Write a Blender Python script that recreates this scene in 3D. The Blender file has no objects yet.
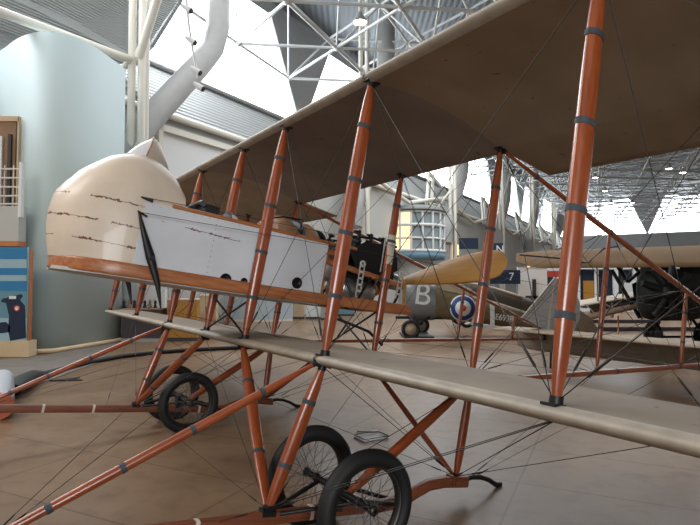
import bpy, bmesh, math, random
from mathutils import Vector, Matrix, Euler
random.seed(7)
SC = bpy.context.scene
COL = SC.collection
PI = math.pi

# ------------------------------------------------------------------ materials
def mat(name, col, rough=.6, metal=0., var=0., scale=4., bump=0., bscale=30., spec=.5, coat=0.):
    m = bpy.data.materials.new(name); m.use_nodes = True
    nt = m.node_tree; b = nt.nodes['Principled BSDF']
    b.inputs['Base Color'].default_value = (*col, 1)
    b.inputs['Roughness'].default_value = rough
    b.inputs['Metallic'].default_value = metal
    b.inputs['Specular IOR Level'].default_value = spec
    b.inputs['Coat Weight'].default_value = coat
    if var or bump:
        tc = nt.nodes.new('ShaderNodeTexCoord')
    if var:
        n = nt.nodes.new('ShaderNodeTexNoise'); n.inputs['Scale'].default_value = scale
        n.inputs['Detail'].default_value = 6
        nt.links.new(tc.outputs['Object'], n.inputs['Vector'])
        r = nt.nodes.new('ShaderNodeValToRGB')
        r.color_ramp.elements[0].position = .3; r.color_ramp.elements[1].position = .7
        r.color_ramp.elements[0].color = (*[c*(1-var) for c in col], 1)
        r.color_ramp.elements[1].color = (*[min(1, c*(1+var)) for c in col], 1)
        nt.links.new(n.outputs['Fac'], r.inputs['Fac'])
        nt.links.new(r.outputs['Color'], b.inputs['Base Color'])
    if bump:
        n2 = nt.nodes.new('ShaderNodeTexNoise'); n2.inputs['Scale'].default_value = bscale
        nt.links.new(tc.outputs['Object'], n2.inputs['Vector'])
        bp = nt.nodes.new('ShaderNodeBump'); bp.inputs['Strength'].default_value = bump
        bp.inputs['Distance'].default_value = .01
        nt.links.new(n2.outputs['Fac'], bp.inputs['Height'])
        nt.links.new(bp.outputs['Normal'], b.inputs['Normal'])
    return m

def emis(name, col, strength):
    m = bpy.data.materials.new(name); m.use_nodes = True
    b = m.node_tree.nodes['Principled BSDF']
    b.inputs['Base Color'].default_value = (*col, 1)
    b.inputs['Emission Color'].default_value = (*col, 1)
    b.inputs['Emission Strength'].default_value = strength
    return m

def wood(name, c1, c2, rough=.35, sc=(1.5, 1.5, 1.5), coat=.3):
    """varnished wood: fine grain stretched along the object's long axis"""
    m = bpy.data.materials.new(name); m.use_nodes = True
    nt = m.node_tree; b = nt.nodes['Principled BSDF']
    tc = nt.nodes.new('ShaderNodeTexCoord'); mp = nt.nodes.new('ShaderNodeMapping')
    mp.inputs['Scale'].default_value = sc
    nt.links.new(tc.outputs['Object'], mp.inputs['Vector'])
    n = nt.nodes.new('ShaderNodeTexNoise'); n.inputs['Scale'].default_value = 5; n.inputs['Detail'].default_value = 8
    n.inputs['Roughness'].default_value = .65
    nt.links.new(mp.outputs['Vector'], n.inputs['Vector'])
    r = nt.nodes.new('ShaderNodeValToRGB')
    r.color_ramp.elements[0].position = .32; r.color_ramp.elements[1].position = .68
    r.color_ramp.elements[0].color = (*c1, 1); r.color_ramp.elements[1].color = (*c2, 1)
    nt.links.new(n.outputs['Fac'], r.inputs['Fac']); nt.links.new(r.outputs['Color'], b.inputs['Base Color'])
    b.inputs['Roughness'].default_value = rough; b.inputs['Coat Weight'].default_value = coat
    b.inputs['Coat Roughness'].default_value = .2
    return m

M = {}
M['strut'] = wood('varnished_mahogany', (.19, .034, .009), (.38, .088, .024), sc=(6, 6, .8), rough=.3, coat=.6)
M['long_wood'] = wood('longeron_wood', (.28, .085, .026), (.50, .19, .065), rough=.45, sc=(.8, 8, 8))
M['skid_wood'] = wood('skid_wood', (.13, .035, .015), (.24, .068, .026), rough=.5, sc=(.8, 8, 8))
M['prop'] = wood('propeller_wood', (.40, .19, .028), (.52, .26, .045), rough=.55, sc=(5, .7, 5), coat=.05)
M['tape'] = mat('grey_tape', (.045, .058, .07), .7, var=.25, scale=20)
M['white_wrap'] = mat('white_wrap', (.62, .56, .48), .8, var=.1, scale=20)
M['black_metal'] = mat('black_metal', (.012, .012, .014), .45, .3)
M['wire'] = mat('bracing_wire', (.05, .045, .04), .4, .8)
M['steel'] = mat('bare_steel', (.45, .46, .46), .35, .9, var=.15, scale=15)
M['bracket'] = mat('aluminium_bracket', (.62, .62, .60), .4, .3)
M['spoke'] = mat('spoke_wire', (.16, .15, .14), .4, .8)
M['rubber'] = mat('tyre_rubber', (.007, .007, .008), .62, var=.3, scale=8)
M['rim'] = mat('rim_metal', (.06, .055, .05), .4, .7)
M['leather'] = mat('brown_leather', (.30, .17, .10), .5, var=.25, scale=14)
M['hood'] = mat('cream_hood', (.60, .50, .41), .4, var=.1, scale=5)
M['glass'] = None
g = bpy.data.materials.new('windscreen_glass'); g.use_nodes = True
gb = g.node_tree.nodes['Principled BSDF']
gb.inputs['Base Color'].default_value = (.95, .97, 1, 1); gb.inputs['Transmission Weight'].default_value = .3
gb.inputs['Roughness'].default_value = .12; gb.inputs['IOR'].default_value = 1.2
M['glass'] = g

def fabric(name, col, rib_axis=True, strength=.35):
    m = mat(name, col, .75, var=.12, scale=2.2)
    nt = m.node_tree; b = nt.nodes['Principled BSDF']
    tc = nt.nodes.new('ShaderNodeTexCoord')
    w = nt.nodes.new('ShaderNodeTexWave'); w.wave_type = 'BANDS'; w.bands_direction = 'Y'
    w.inputs['Scale'].default_value = .9; w.inputs['Distortion'].default_value = 0
    n = nt.nodes.new('ShaderNodeTexNoise'); n.inputs['Scale'].default_value = 6; n.inputs['Detail'].default_value = 4
    mx = nt.nodes.new('ShaderNodeMath'); mx.operation = 'ADD'
    nt.links.new(tc.outputs['Object'], w.inputs['Vector']); nt.links.new(tc.outputs['Object'], n.inputs['Vector'])
    nt.links.new(w.outputs['Fac'], mx.inputs[0]); nt.links.new(n.outputs['Fac'], mx.inputs[1])
    bp = nt.nodes.new('ShaderNodeBump'); bp.inputs['Strength'].default_value = strength; bp.inputs['Distance'].default_value = .006
    nt.links.new(mx.outputs[0], bp.inputs['Height']); nt.links.new(bp.outputs['Normal'], b.inputs['Normal'])
    # small dark specks and stains in the old linen
    v = nt.nodes.new('ShaderNodeTexNoise'); v.inputs['Scale'].default_value = 14; v.inputs['Detail'].default_value = 2
    nt.links.new(tc.outputs['Object'], v.inputs['Vector'])
    rr = nt.nodes.new('ShaderNodeValToRGB'); rr.color_ramp.elements[0].position = .22; rr.color_ramp.elements[1].position = .3
    rr.color_ramp.elements[0].color = (.45, .4, .35, 1); rr.color_ramp.elements[1].color = (1, 1, 1, 1)
    nt.links.new(v.outputs['Fac'], rr.inputs['Fac'])
    mm = nt.nodes.new('ShaderNodeMix'); mm.data_type = 'RGBA'; mm.blend_type = 'MULTIPLY'; mm.inputs['Factor'].default_value = 1
    src = b.inputs['Base Color'].links[0].from_socket
    nt.links.new(src, mm.inputs['A']); nt.links.new(rr.outputs['Color'], mm.inputs['B'])
    nt.links.new(mm.outputs['Result'], b.inputs['Base Color'])
    return m
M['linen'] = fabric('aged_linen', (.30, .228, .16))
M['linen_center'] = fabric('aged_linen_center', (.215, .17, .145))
M['linen_low'] = fabric('aged_linen_grey', (.285, .235, .185))
M['edge'] = mat('leading_edge_linen', (.36, .31, .25), .5, var=.15, scale=10)
M['tail_grey'] = mat('tail_fabric', (.50, .50, .50), .6, var=.08, scale=3)

def seam_material(name, col, rough, seams, gate_at, var=.10):
    """painted plywood with ragged peeled seams running along the nacelle"""
    m = mat(name, col, rough, var=var, scale=3)
    nt = m.node_tree; b = nt.nodes['Principled BSDF']
    def math_(op, a, c, d=None):
        n = nt.nodes.new('ShaderNodeMath'); n.operation = op
        for i, x in enumerate((a, c, d)):
            if x is None: continue
            if isinstance(x, (int, float)): n.inputs[i].default_value = x
            else: nt.links.new(x, n.inputs[i])
        return n.outputs[0]
    tc = nt.nodes.new('ShaderNodeTexCoord'); sp = nt.nodes.new('ShaderNodeSeparateXYZ')
    nt.links.new(tc.outputs['Object'], sp.inputs[0])
    def noise(scale, det):
        n = nt.nodes.new('ShaderNodeTexNoise'); n.inputs['Scale'].default_value = scale; n.inputs['Detail'].default_value = det
        nt.links.new(tc.outputs['Object'], n.inputs['Vector']); return n.outputs['Fac']
    wob = noise(22, 8); gate = noise(4.5, 2); rag = noise(45, 4); chip = noise(13, 5)
    prev = None
    for z in seams:
        zz = math_('MULTIPLY_ADD', wob, .02, sp.outputs['Z'])
        d = math_('ABSOLUTE', math_('SUBTRACT', zz, z+.010), 0)
        thin = math_('LESS_THAN', d, .0022)
        wide = math_('LESS_THAN', d, math_('MULTIPLY', math_('SUBTRACT', rag, .36), .045))
        wide = math_('MULTIPLY', wide, math_('GREATER_THAN', chip, .50))
        l = math_('MAXIMUM', thin, wide)
        prev = l if prev is None else math_('MAXIMUM', prev, l)
    mu = math_('MULTIPLY', prev, math_('GREATER_THAN', gate, gate_at))
    mix = nt.nodes.new('ShaderNodeMix'); mix.data_type = 'RGBA'
    src = b.inputs['Base Color'].links[0].from_socket
    nt.links.new(mu, mix.inputs['Factor']); nt.links.new(src, mix.inputs['A'])
    mix.inputs['B'].default_value = (.16, .06, .03, 1)
    nt.links.new(mix.outputs['Result'], b.inputs['Base Color'])
    b.inputs['Coat Weight'].default_value = .15
    return m
M['nose'] = seam_material('doped_nose_plywood', (.70, .585, .47), .42, (.875, .70, .545), .43)
M['side'] = seam_material('white_painted_side', (.66, .68, .72), .4, (.80,), .56, .07)

# ------------------------------------------------------------------ mesh helpers
class MB:
    def __init__(s): s.v = []; s.f = []; s.mi = []; s.sm = []
    def add(s, vs, fs, mi=0, smooth=True):
        o = len(s.v); s.v += [tuple(x) for x in vs]
        for f in fs: s.f.append([i+o for i in f]); s.mi.append(mi); s.sm.append(smooth)
    def box(s, c, d, R=None, mi=0):
        vs = []
        for k in range(8):
            p = Vector(((k & 1)-.5, ((k >> 1) & 1)-.5, ((k >> 2) & 1)-.5)); p = Vector((p.x*d[0], p.y*d[1], p.z*d[2]))
            if R is not None: p = R @ p
            vs.append(p+Vector(c))
        s.add(vs, [(0, 2, 3, 1), (4, 5, 7, 6), (0, 1, 5, 4), (2, 6, 7, 3), (0, 4, 6, 2), (1, 3, 7, 5)], mi, False)
    def tube(s, pts, r, n=8, r2=None, ref=(1, 0, 0), mi=0, caps=True, smooth=True, power=2.):
        """swept (elliptical) section; r along ref direction, r2 across; may be lists"""
        pts = [Vector(p) for p in pts]; N = len(pts)
        rs = r if isinstance(r, (list, tuple)) else [r]*N
        r2s = rs if r2 is None else (r2 if isinstance(r2, (list, tuple)) else [r2]*N)
        ref = Vector(ref); vs = []
        for i, p in enumerate(pts):
            t = (pts[min(i+1, N-1)]-pts[max(i-1, 0)]).normalized()
            rf = ref if abs(t.dot(ref.normalized())) < .95 else Vector((0, 1, 0)) if abs(t.y) < .9 else Vector((0, 0, 1))
            a = (rf-t*rf.dot(t)).normalized(); b = t.cross(a)
            for k in range(n):
                q = 2*PI*(k+.5)/n; ca, sa = math.cos(q), math.sin(q)
                e = 2/power
                ca = math.copysign(abs(ca)**e, ca); sa = math.copysign(abs(sa)**e, sa)
                vs.append(p+a*ca*rs[i]+b*sa*r2s[i])
        fs = []
        for i in range(N-1):
            for k in range(n):
                k2 = (k+1) % n
                fs.append((i*n+k, i*n+k2, (i+1)*n+k2, (i+1)*n+k))
        s.add(vs, fs, mi, smooth)
        if caps: s.add(vs[:n], [tuple(reversed(range(n)))], mi, False); s.add(vs[-n:], [tuple(range(n))], mi, False)
    def lathe(s, prof, c, axis='y', n=32, mi=0, smooth=True, close=False):
        """prof: list of (radius, height along axis)"""
        vs = []
        for (r, h) in prof:
            for k in range(n):
                q = 2*PI*k/n; a, b = r*math.cos(q), r*math.sin(q)
                p = {'y': (a, h, b), 'z': (a, b, h), 'x': (h, a, b)}[axis]
                vs.append(Vector(p)+Vector(c))
        fs = []; L = len(prof)
        for i in range(L if close else L-1):
            j = (i+1) % L
            for k in range(n):
                k2 = (k+1) % n; fs.append((i*n+k, i*n+k2, j*n+k2, j*n+k))
        s.add(vs, fs, mi, smooth)
    def grid(s, rows, mi=0, smooth=True, closed=False):
        n = len(rows[0]); vs = [p for r in rows for p in r]; fs = []
        for i in range(len(rows)-1):
            for k in range(n if closed else n-1):
                k2 = (k+1) % n; fs.append((i*n+k, i*n+k2, (i+1)*n+k2, (i+1)*n+k))
        s.add(vs, fs, mi, smooth)
    def prism(s, poly, d0, d1, fn, mi=0):
        """extrude 2D polygon between d0 and d1; fn(a,b,d)->3D"""
        n = len(poly); vs = [fn(a, b, d0) for a, b in poly]+[fn(a, b, d1) for a, b in poly]
        fs = [tuple(range(n)), tuple(reversed(range(n, 2*n)))]
        fs += [(i, i+n, (i+1) % n+n, (i+1) % n) for i in range(n)]
        s.add(vs, fs, mi, False)
    def build(s, name, m, parent=None):
        me = bpy.data.meshes.new(name); me.from_pydata(s.v, [], s.f)
        ms = m if isinstance(m, (list, tuple)) else [m]
        for x in ms: me.materials.append(x)
        for p, mi, sm in zip(me.polygons, s.mi, s.sm): p.material_index = mi; p.use_smooth = sm
        bm = bmesh.new(); bm.from_mesh(me); bmesh.ops.recalc_face_normals(bm, faces=bm.faces); bm.to_mesh(me); bm.free()
        me.update()
        o = bpy.data.objects.new(name, me); COL.objects.link(o)
        if parent: o.parent = parent
        return o

def root(name, label, cat, loc=(0, 0, 0), rot=(0, 0, 0), group=None):
    o = bpy.data.objects.new(name, None); COL.objects.link(o); o.empty_display_size = .2
    o.location = loc; o.rotation_euler = rot; o['label'] = label; o['category'] = cat
    if group: o['group'] = group
    return o
def tag(o, label, cat, group=None):
    o['label'] = label; o['category'] = cat
    if group: o['group'] = group
    return o
def struct(o): o['kind'] = 'structure'; return o
def dup(o, parent=None):
    c = o.copy(); COL.objects.link(c); c.parent = parent
    for ch in list(o.children): dup(ch, c)
    return c

# ------------------------------------------------------------------ camera and place frame
F = 532.2357; PITCH = math.radians(2.276); EYE = 1.67
cam = bpy.data.cameras.new('camera'); cam.sensor_width = 36; cam.lens = F/700*36; cam.clip_end = 400; cam.clip_start = .02
co = bpy.data.objects.new('camera', cam); COL.objects.link(co)
co.location = (0, 0, EYE); co.rotation_euler = (PI/2+PITCH, 0, 0); SC.camera = co
def W(u, v, Y):
    """point of the place seen at picture position u, v, at ground distance Y"""
    a = (u-350)/F; b = -(v-262.5)/F
    d = Vector((a, math.cos(PITCH)-b*math.sin(PITCH), math.sin(PITCH)+b*math.cos(PITCH)))
    return Vector((0, 0, EYE))+d*(Y/d.y)
def FL(u, v):
    a = W(u, v, 1)-Vector((0, 0, EYE)); t = -EYE/a.z
    return Vector((a.x*t, a.y*t, 0))

# ------------------------------------------------------------------ the pusher biplane
TH = math.radians(11.473); YAW = math.radians(34.3599)
CA = Vector((-1.8662, -4.6930, .09487))
RA = Euler((0, TH, YAW), 'XYZ').to_matrix()
TA = Vector((0, 0, EYE))-RA @ CA
A = root('pusher_biplane', 'antique pusher biplane with cream nacelle, reddish wooden struts and landing skids filling the foreground', 'airplane', TA, (0, TH, YAW))
G = 1.9; S = 1.377
YS = [-5.396, -3.44, -1.758, -.4705, .4705, 1.758, 3.44, 5.396]
YB = 1.758
FLOORZ = lambda x: (-TA.z + x*math.sin(TH))/math.cos(TH)    # floor height in the plane's frame

def camb(x):
    if x < 0: return x*.25
    if x < S:
        t = x/S; return .082*(4*t*(1-t))*(1.12-.24*t)
    return -.012*(x-S)/.67
def thick(x, xte):
    t = (x+.065)/(xte+.065)
    return max(.006, .060*math.sqrt(min(1, .82+max(0, t)*6))*(1-t**1.6)+.006)
def wing_part(name, y0, y1, xte, upper, m, cap=True):
    xs = [-.065, -.06, -.045, -.025, 0, .08, .2, .35, .5, .65, .8, .95, 1.1, 1.25, S]
    xs += [x for x in (1.42, 1.6, 1.8, 1.95) if x < xte-.02]+[xte]
    b = MB(); ny = max(2, int((y1-y0)/.3)); rows = []
    for i in range(ny+1):
        y = y0+(y1-y0)*i/ny; top = []; bot = []
        for x in xs:
            c = camb(x); t = thick(x, xte)
            if upper: lo, hi = G+c, G+c+t
            else: lo, hi = c-t, c
            if x < 0:          # round the nose
                mid = (G+.028) if upper else -.030
                k = math.sqrt(max(0, 1-(x/-.065)**2)); h = .030
                lo, hi = mid-h*k, mid+h*k
            top.append((x, y, hi)); bot.append((x, y, lo))
        rows.append(top+bot[::-1])
    b.grid(rows, closed=True)
    n = len(rows[0])
    b.add(rows[0], [tuple(range(n))], 0, False); b.add(rows[-1], [tuple(range(n))], 0, False)
    o = b.build(name, m, A); return o
XO, XI = 2.05, 1.45
wing_part('upper_wing_panel', -7.9, -YB, XO, True, M['linen'])
wing_part('upper_wing_panel', YB, 7.9, XO, True, M['linen'])
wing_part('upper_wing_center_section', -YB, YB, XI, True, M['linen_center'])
wing_part('lower_wing_panel', -5.5, -YB, XO, False, M['linen_low'])
wing_part('lower_wing_panel', YB, 5.47, XO, False, M['linen_low'])
wing_part('lower_wing_center_section', -YB, YB, XI, False, M['linen_low'])
def edge_strip(y0, y1, up):
    b = MB(); rows = []; z0 = G+.028 if up else -.030
    for y in (y0, y1):
        rows.append([(-.066*math.sin(q)-.006, y, z0+.033*math.cos(q)) for q in [PI*k/12 for k in range(13)]])
    b.grid(rows); return b.build('leading_edge_strip', M['edge'], A)
for y0, y1, u in ((-7.9, -YB-.02, 1), (-YB+.02, YB-.02, 1), (YB+.02, 7.9, 1), (-5.5, -YB-.02, 0), (-YB+.02, YB-.02, 0), (YB+.02, 5.47, 0)):
    edge_strip(y0, y1, u)

def strut(p0, p1, name='interplane_strut', r=.055, r2=.033, bands=(.2, .41, .62, .83), m='strut', ref=(1, 0, 0), fit=True):
    p0, p1 = Vector(p0), Vector(p1); L = (p1-p0).length
    # local frame: object origin at p0, local z along strut
    z = (p1-p0).normalized(); rf = Vector(ref)
    if abs(rf.dot(z)) > .97: rf = Vector((0, 1, 0))
    x = (rf-z*rf.dot(z)).normalized(); y = z.cross(x)
    o = MB(); ts = [0, .03, .08, .16, .3, .5, .7, .84, .92, .97, 1]
    prof = [.45, .52, .7, .86, .97, 1, .97, .86, .7, .52, .45]
    o.tube([(0, 0, t*L) for t in ts], [r*k for k in prof], 14, [r2*k for k in prof])
    ob = o.build(name, M[m], A)
    ob.matrix_local = Matrix.Translation(p0) @ Matrix((x, y, z)).transposed().to_4x4()
    for t in bands:
        t += random.uniform(-.02, .02)
        k = 1-.14*abs(t-.5)*2
        b = MB(); h = .014
        b.tube([(0, 0, t*L-h), (0, 0, t*L+h)], r*k*1.03+.0015, 14, r2*k*1.03+.0015); b.build('binding', M['tape'], ob)
    if fit:
        b = MB(); b.tube([(0, 0, -.01), (0, 0, .035)], r*.6, 8, r2*.75); b.box((0, 0, .0), (r*1.9, r2*2.0, .012)); b.build('end_fitting', M['black_metal'], ob)
        b = MB(); b.tube([(0, 0, L-.035), (0, 0, L+.01)], r*.6, 8, r2*.75); b.box((0, 0, L), (r*1.9, r2*2.0, .012)); b.build('end_fitting', M['black_metal'], ob)
    return ob
for y in YS:
    strut((0, y, .0), (0, y, G+.005))
    o = strut((S, y, .0), (S, y, G), r=.050, r2=.032)
    if abs(y+.4705) < .01:
        b = MB(); b.tube([(0, 0, .58*G-.15), (0, 0, .58*G+.15)], .049, 14, .033); b.build('white_wrapping', M['white_wrap'], o)

# tail booms
zt = lambda x: 1.93-.163*(x-S); zb = lambda x: -.03+.149*(x-S)
XT = 7.15
for sy in (-1, 1):
    y = sy*YB
    strut((S+.02, y, zt(S)-.03), (XT, y, zt(XT)), 'tail_boom', .030, .026, (.08, .3, .55, .8), ref=(0, 0, 1))
    strut((S+.02, y, zb(S)+.0), (XT, y, zb(XT)), 'tail_boom', .028, .024, (.1, .35, .6, .85), ref=(0, 0, 1))
    for x in (3.1, 4.8, 6.2):
        strut((x, y, zb(x)), (x, y, zt(x)), 'boom_strut', .036, .022, (.3, .7) if x < 6 else ())

# wires (each a mesh of its own, with turnbuckle)
def wire(p0, p1, r=.0026, tb=True, name='bracing_wire', sag=0):
    p0, p1 = Vector(p0), Vector(p1); L = (p1-p0).length
    b = MB()
    if sag:
        pts = [p0.lerp(p1, k/8)+Vector((0, 0, -sag*4*(k/8)*(1-k/8))) for k in range(9)]
        b.tube(pts, r, 5)
    elif tb and L > .6:
        a0, a1 = .16/L, .27/L
        pts = [p0, p0.lerp(p1, a0), p0.lerp(p1, a0+.01/L), p0.lerp(p1, a1), p0.lerp(p1, a1+.01/L), p1]
        b.tube(pts, [r, r, r*2.6, r*2.6, r, r], 5)
    else: b.tube([p0, p1], r, 5)
    return b.build(name, M['wire'], A)
ZL = .0; ZU = G
for i in range(len(YS)-1):
    y0, y1 = YS[i], YS[i+1]
    if y1 < -4 : continue
    if i == 3: continue
    for x in (0, S):
        wire((x, y0, ZL+.01), (x, y1, ZU-.01)); wire((x, y1, ZL+.01), (x, y0, ZU-.01))
for y in YS[1:7]:
    wire((0, y, ZL+.01), (S, y, ZU-.01), .0022); wire((S, y, ZL+.01), (0, y, ZU-.01), .0022)
# heavy crossed rods under the nacelle between the centre struts
for x in (0, S):
    for s_ in (-1, 1):
        b = MB(); b.tube([(x, s_*.45, .03), (x, -s_*.42, .33 if x == 0 else .47)], .010, 8); b.build('crossed_brace_rod', M['black_metal'], A)
b = MB(); b.tube([(1.0, -.1, .43), (1.05, -.2, .33), (1.2, -.26, .30), (1.4, -.3, .26), (1.6, -.3, .15)], .015, 8); b.build('exhaust_pipe', M['black_metal'], A)
# boom bracing
for sy in (-1, 1):
    y = sy*YB; xs = [S, 3.1, 4.8, 6.2, XT]
    for a, c in zip(xs[:-2], xs[1:-1]):
        wire((a, y, zb(a)), (c, y, zt(c)), .002); wire((a, y, zt(a)), (c, y, zb(c)), .002)
for a, c in ((S, 3.1), (3.1, 4.8), (4.8, 6.2)):
    wire((a, -YB, zb(a)), (c, YB, zb(c)), .002); wire((a, YB, zb(a)), (c, -YB, zb(c)), .002)
    wire((a, -YB, zt(a)), (c, YB, zt(c)), .002)
    wire((c, -YB, zt(c)), (c, YB, zb(c)), .002); wire((c, YB, zt(c)), (c, -YB, zb(c)), .002)

# ---- undercarriage
YG = 1.71
for sy in (-1, 1):
    y = sy*YG
    P1 = (-.186, y, -.965); P2 = (1.40, y, -.77)
    strut(P1, (0, sy*.4705, -.06), 'undercarriage_strut', .046, .030, (.3, .72))
    strut(P1, (0, sy*YB, -.06), 'undercarriage_strut', .048, .030, (.3, .72))
    strut(P2, (S, sy*.4705, -.06), 'undercarriage_strut', .036, .026, ())
    strut(P2, (S, sy*YB, -.06), 'undercarriage_strut', .040, .026, ())
    strut((.36, y, -.90), (1.33, y+sy*.02, -.10), 'undercarriage_strut', .042, .028, ())
    # long round brace from the wing to the front of the skid
    strut((-1.70, y, -1.115), (-.05, sy*YB, -.05), 'forward_brace', .027, .027, (.18, .36, .58, .8))
    # skid
    b = MB()
    pts = [(-1.80, y, -1.12), (-1.37, y, -1.09), (-.5, y, -1.03), (-.18, y, -1.005), (.3, y, -.97), (.7, y, -.955), (.88, y, -.93), (1.0, y, -.87), (1.12, y, -.82), (1.28, y, -.80), (1.52, y, -.80)]
    b.tube(pts, .040, 12, .030, ref=(0, 0, 1), power=5); sk = b.build('landing_skid', M['skid_wood'], A)
    for x, z in ((-1.1, -1.07), (-.62, -1.04), (.12, -.98), (.55, -.957)):
        b = MB(); b.tube([(x-.012, y, z), (x+.012, y, z)], .044, 12, .034, ref=(0, 0, 1), power=5); b.build('binding', M['white_wrap'], sk)
    b = MB(); xe = 1.95
    b.tube([(1.46, y, -.79), (1.58, y, -.765), (1.68, y, -.765), (1.78, y, -.785), (1.88, y, -.825), (xe, y, FLOORZ(xe)+.008)], [.02, .018, .016, .014, .012, .008], 8, [.02, .02, .02, .02, .022, .024])
    b.build('tail_skid_spring', M['black_metal'], A)
    b = MB(); b.box((1.42, y, -.79), (.17, .085, .075)); b.box((1.42, y, -.79), (.13, .1, .05)); b.build('skid_fitting', M['skid_wood'], A)
    b = MB(); b.box((-.186, y, -.975), (.09, .066, .03)); b.box((-.186, y, -.96), (.05, .05, .05)); b.build('skid_fitting', M['black_metal'], A)
    # axle with shock cord
    HX, HZ = .30, -.845
    b = MB(); b.tube([(HX, y-.40, HZ), (HX, y+.40, HZ)], .022, 10, ref=(0, 0, 1)); b.build('axle', M['black_metal'], A)
    b = MB()
    for k in range(9):
        yy = y+(-.045+.011*k); b.lathe([(.040+.006*math.cos(q), .006*math.sin(q)) for q in (0, PI/2, PI, 3*PI/2)], (HX, yy, HZ), 'y', 12, close=True)
    b.box((HX, y, HZ-.07), (.09, .07, .12)); b.build('shock_cord', M['rubber'], A)
    for s2 in (-1, 1):
        b = MB(); b.tube([(HX, y+s2*.24, HZ), (.8, y+s2*.05, -.93)], .016, 8); b.build('radius_rod', M['black_metal'], A)
        b = MB(); b.tube([(HX, y+s2*.22, HZ-.01), (-.12, y+s2*.04, -.97)], .012, 8); b.build('radius_rod', M['black_metal'], A)

RW = .345
def wheel(c, first=None):
    if first:
        w = dup(first, A); w.location = c; w.rotation_euler = (0, random.uniform(0, 2), 0); return w
    b = MB(); rt = .052; R0 = RW-rt
    b.lathe([(R0+rt*math.cos(q), rt*1.05*math.sin(q)) for q in [2*PI*k/14 for k in range(14)]], (0, 0, 0), 'y', 56, close=True)
    w = b.build('wheel', M['rubber'], A); w.location = c
    b = MB(); Ri = R0-rt+.004
    b.lathe([(Ri+.006, -.028), (Ri-.008, -.024), (Ri-.013, 0), (Ri-.008, .024), (Ri+.006, .028)], (0, 0, 0), 'y', 56); b.build('rim', M['rim'], w)
    b = MB()
    b.lathe([(.012, -.085), (.030, -.08), (.032, -.068), (.020, -.06), (.020, .06), (.032, .068), (.030, .08), (.012, .085)], (0, 0, 0), 'y', 20); b.build('hub', M['rim'], w)
    b = MB(); N = 40
    for k in range(N):
        a = 2*PI*k/N; side = 1 if k % 2 else -1; off = (.9 if (k//2) % 2 else -.9)
        p0 = (math.cos(a+off)*.03, side*.066, math.sin(a+off)*.03)
        p1 = (math.cos(a)*(Ri-.008), side*.006, math.sin(a)*(Ri-.008)); b.tube([p0, p1], .0018, 4, caps=False)
    b.build('spokes', M['spoke'], w)
    return w
w0 = wheel((.30, -YG-.33, -.845))
for y in (-YG+.33, YG-.33, YG+.33): wheel((.30, y, -.845), w0)

# undercarriage wires
for sy in (-1, 1):
    y = sy*YG; P1 = (-.186, y, -.96); P2 = (1.40, y, -.76)
    wire(P1, (S, sy*YB, -.07)); wire(P2, (0, sy*YB, -.07))
    wire(P1, (S, sy*.47, -.07), .002)
    wire(P2, (0, sy*3.44, -.06)); wire(P2, (S, sy*3.44, -.06)); wire(P1, (0, sy*3.44, -.06))
    wire((-1.65, y, -1.11), (0, sy*.47, -.06), .002); wire((-1.65, y, -1.11), (-.0, -sy*.47, -.04), .002)
    wire((-.5, y, -1.02), (-.02, sy*3.44, -.06), .002)
wire((-.186, -YG, -.96), (0, .47, -.06)); wire((-.186, YG, -.96), (0, -.47, -.06))
wire((-.186, -YG, -.96), (-.186, YG, -.96), .0022)
wire((1.40, -YG, -.76), (S, .47, -.06)); wire((1.40, YG, -.76), (S, -.47, -.06))
wire((1.40, -YG, -.76), (1.40, YG, -.76), .0022)
wire((1.5, -YG, -.80), (4.8, -YB, zb(4.8)), .002); wire((1.5, YG, -.80), (4.8, YB, zb(4.8)), .002)
wire((1.5, -YG, -.80), (3.1, -YB, zb(3.1)), .002); wire((1.5, YG, -.80), (3.1, YB, zb(3.1)), .002)
wire((-1.68, -YG, -1.12), (-1.68, YG, -1.12), .002)
wire((S, -1.72, .02), (3.1, -5.3, 1.9), .0022); wire((.02, -3.4, .03), (S, -1.8, 1.9), .0026); wire((S, -3.4, .03), (0, -5.3, 1.9))

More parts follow.
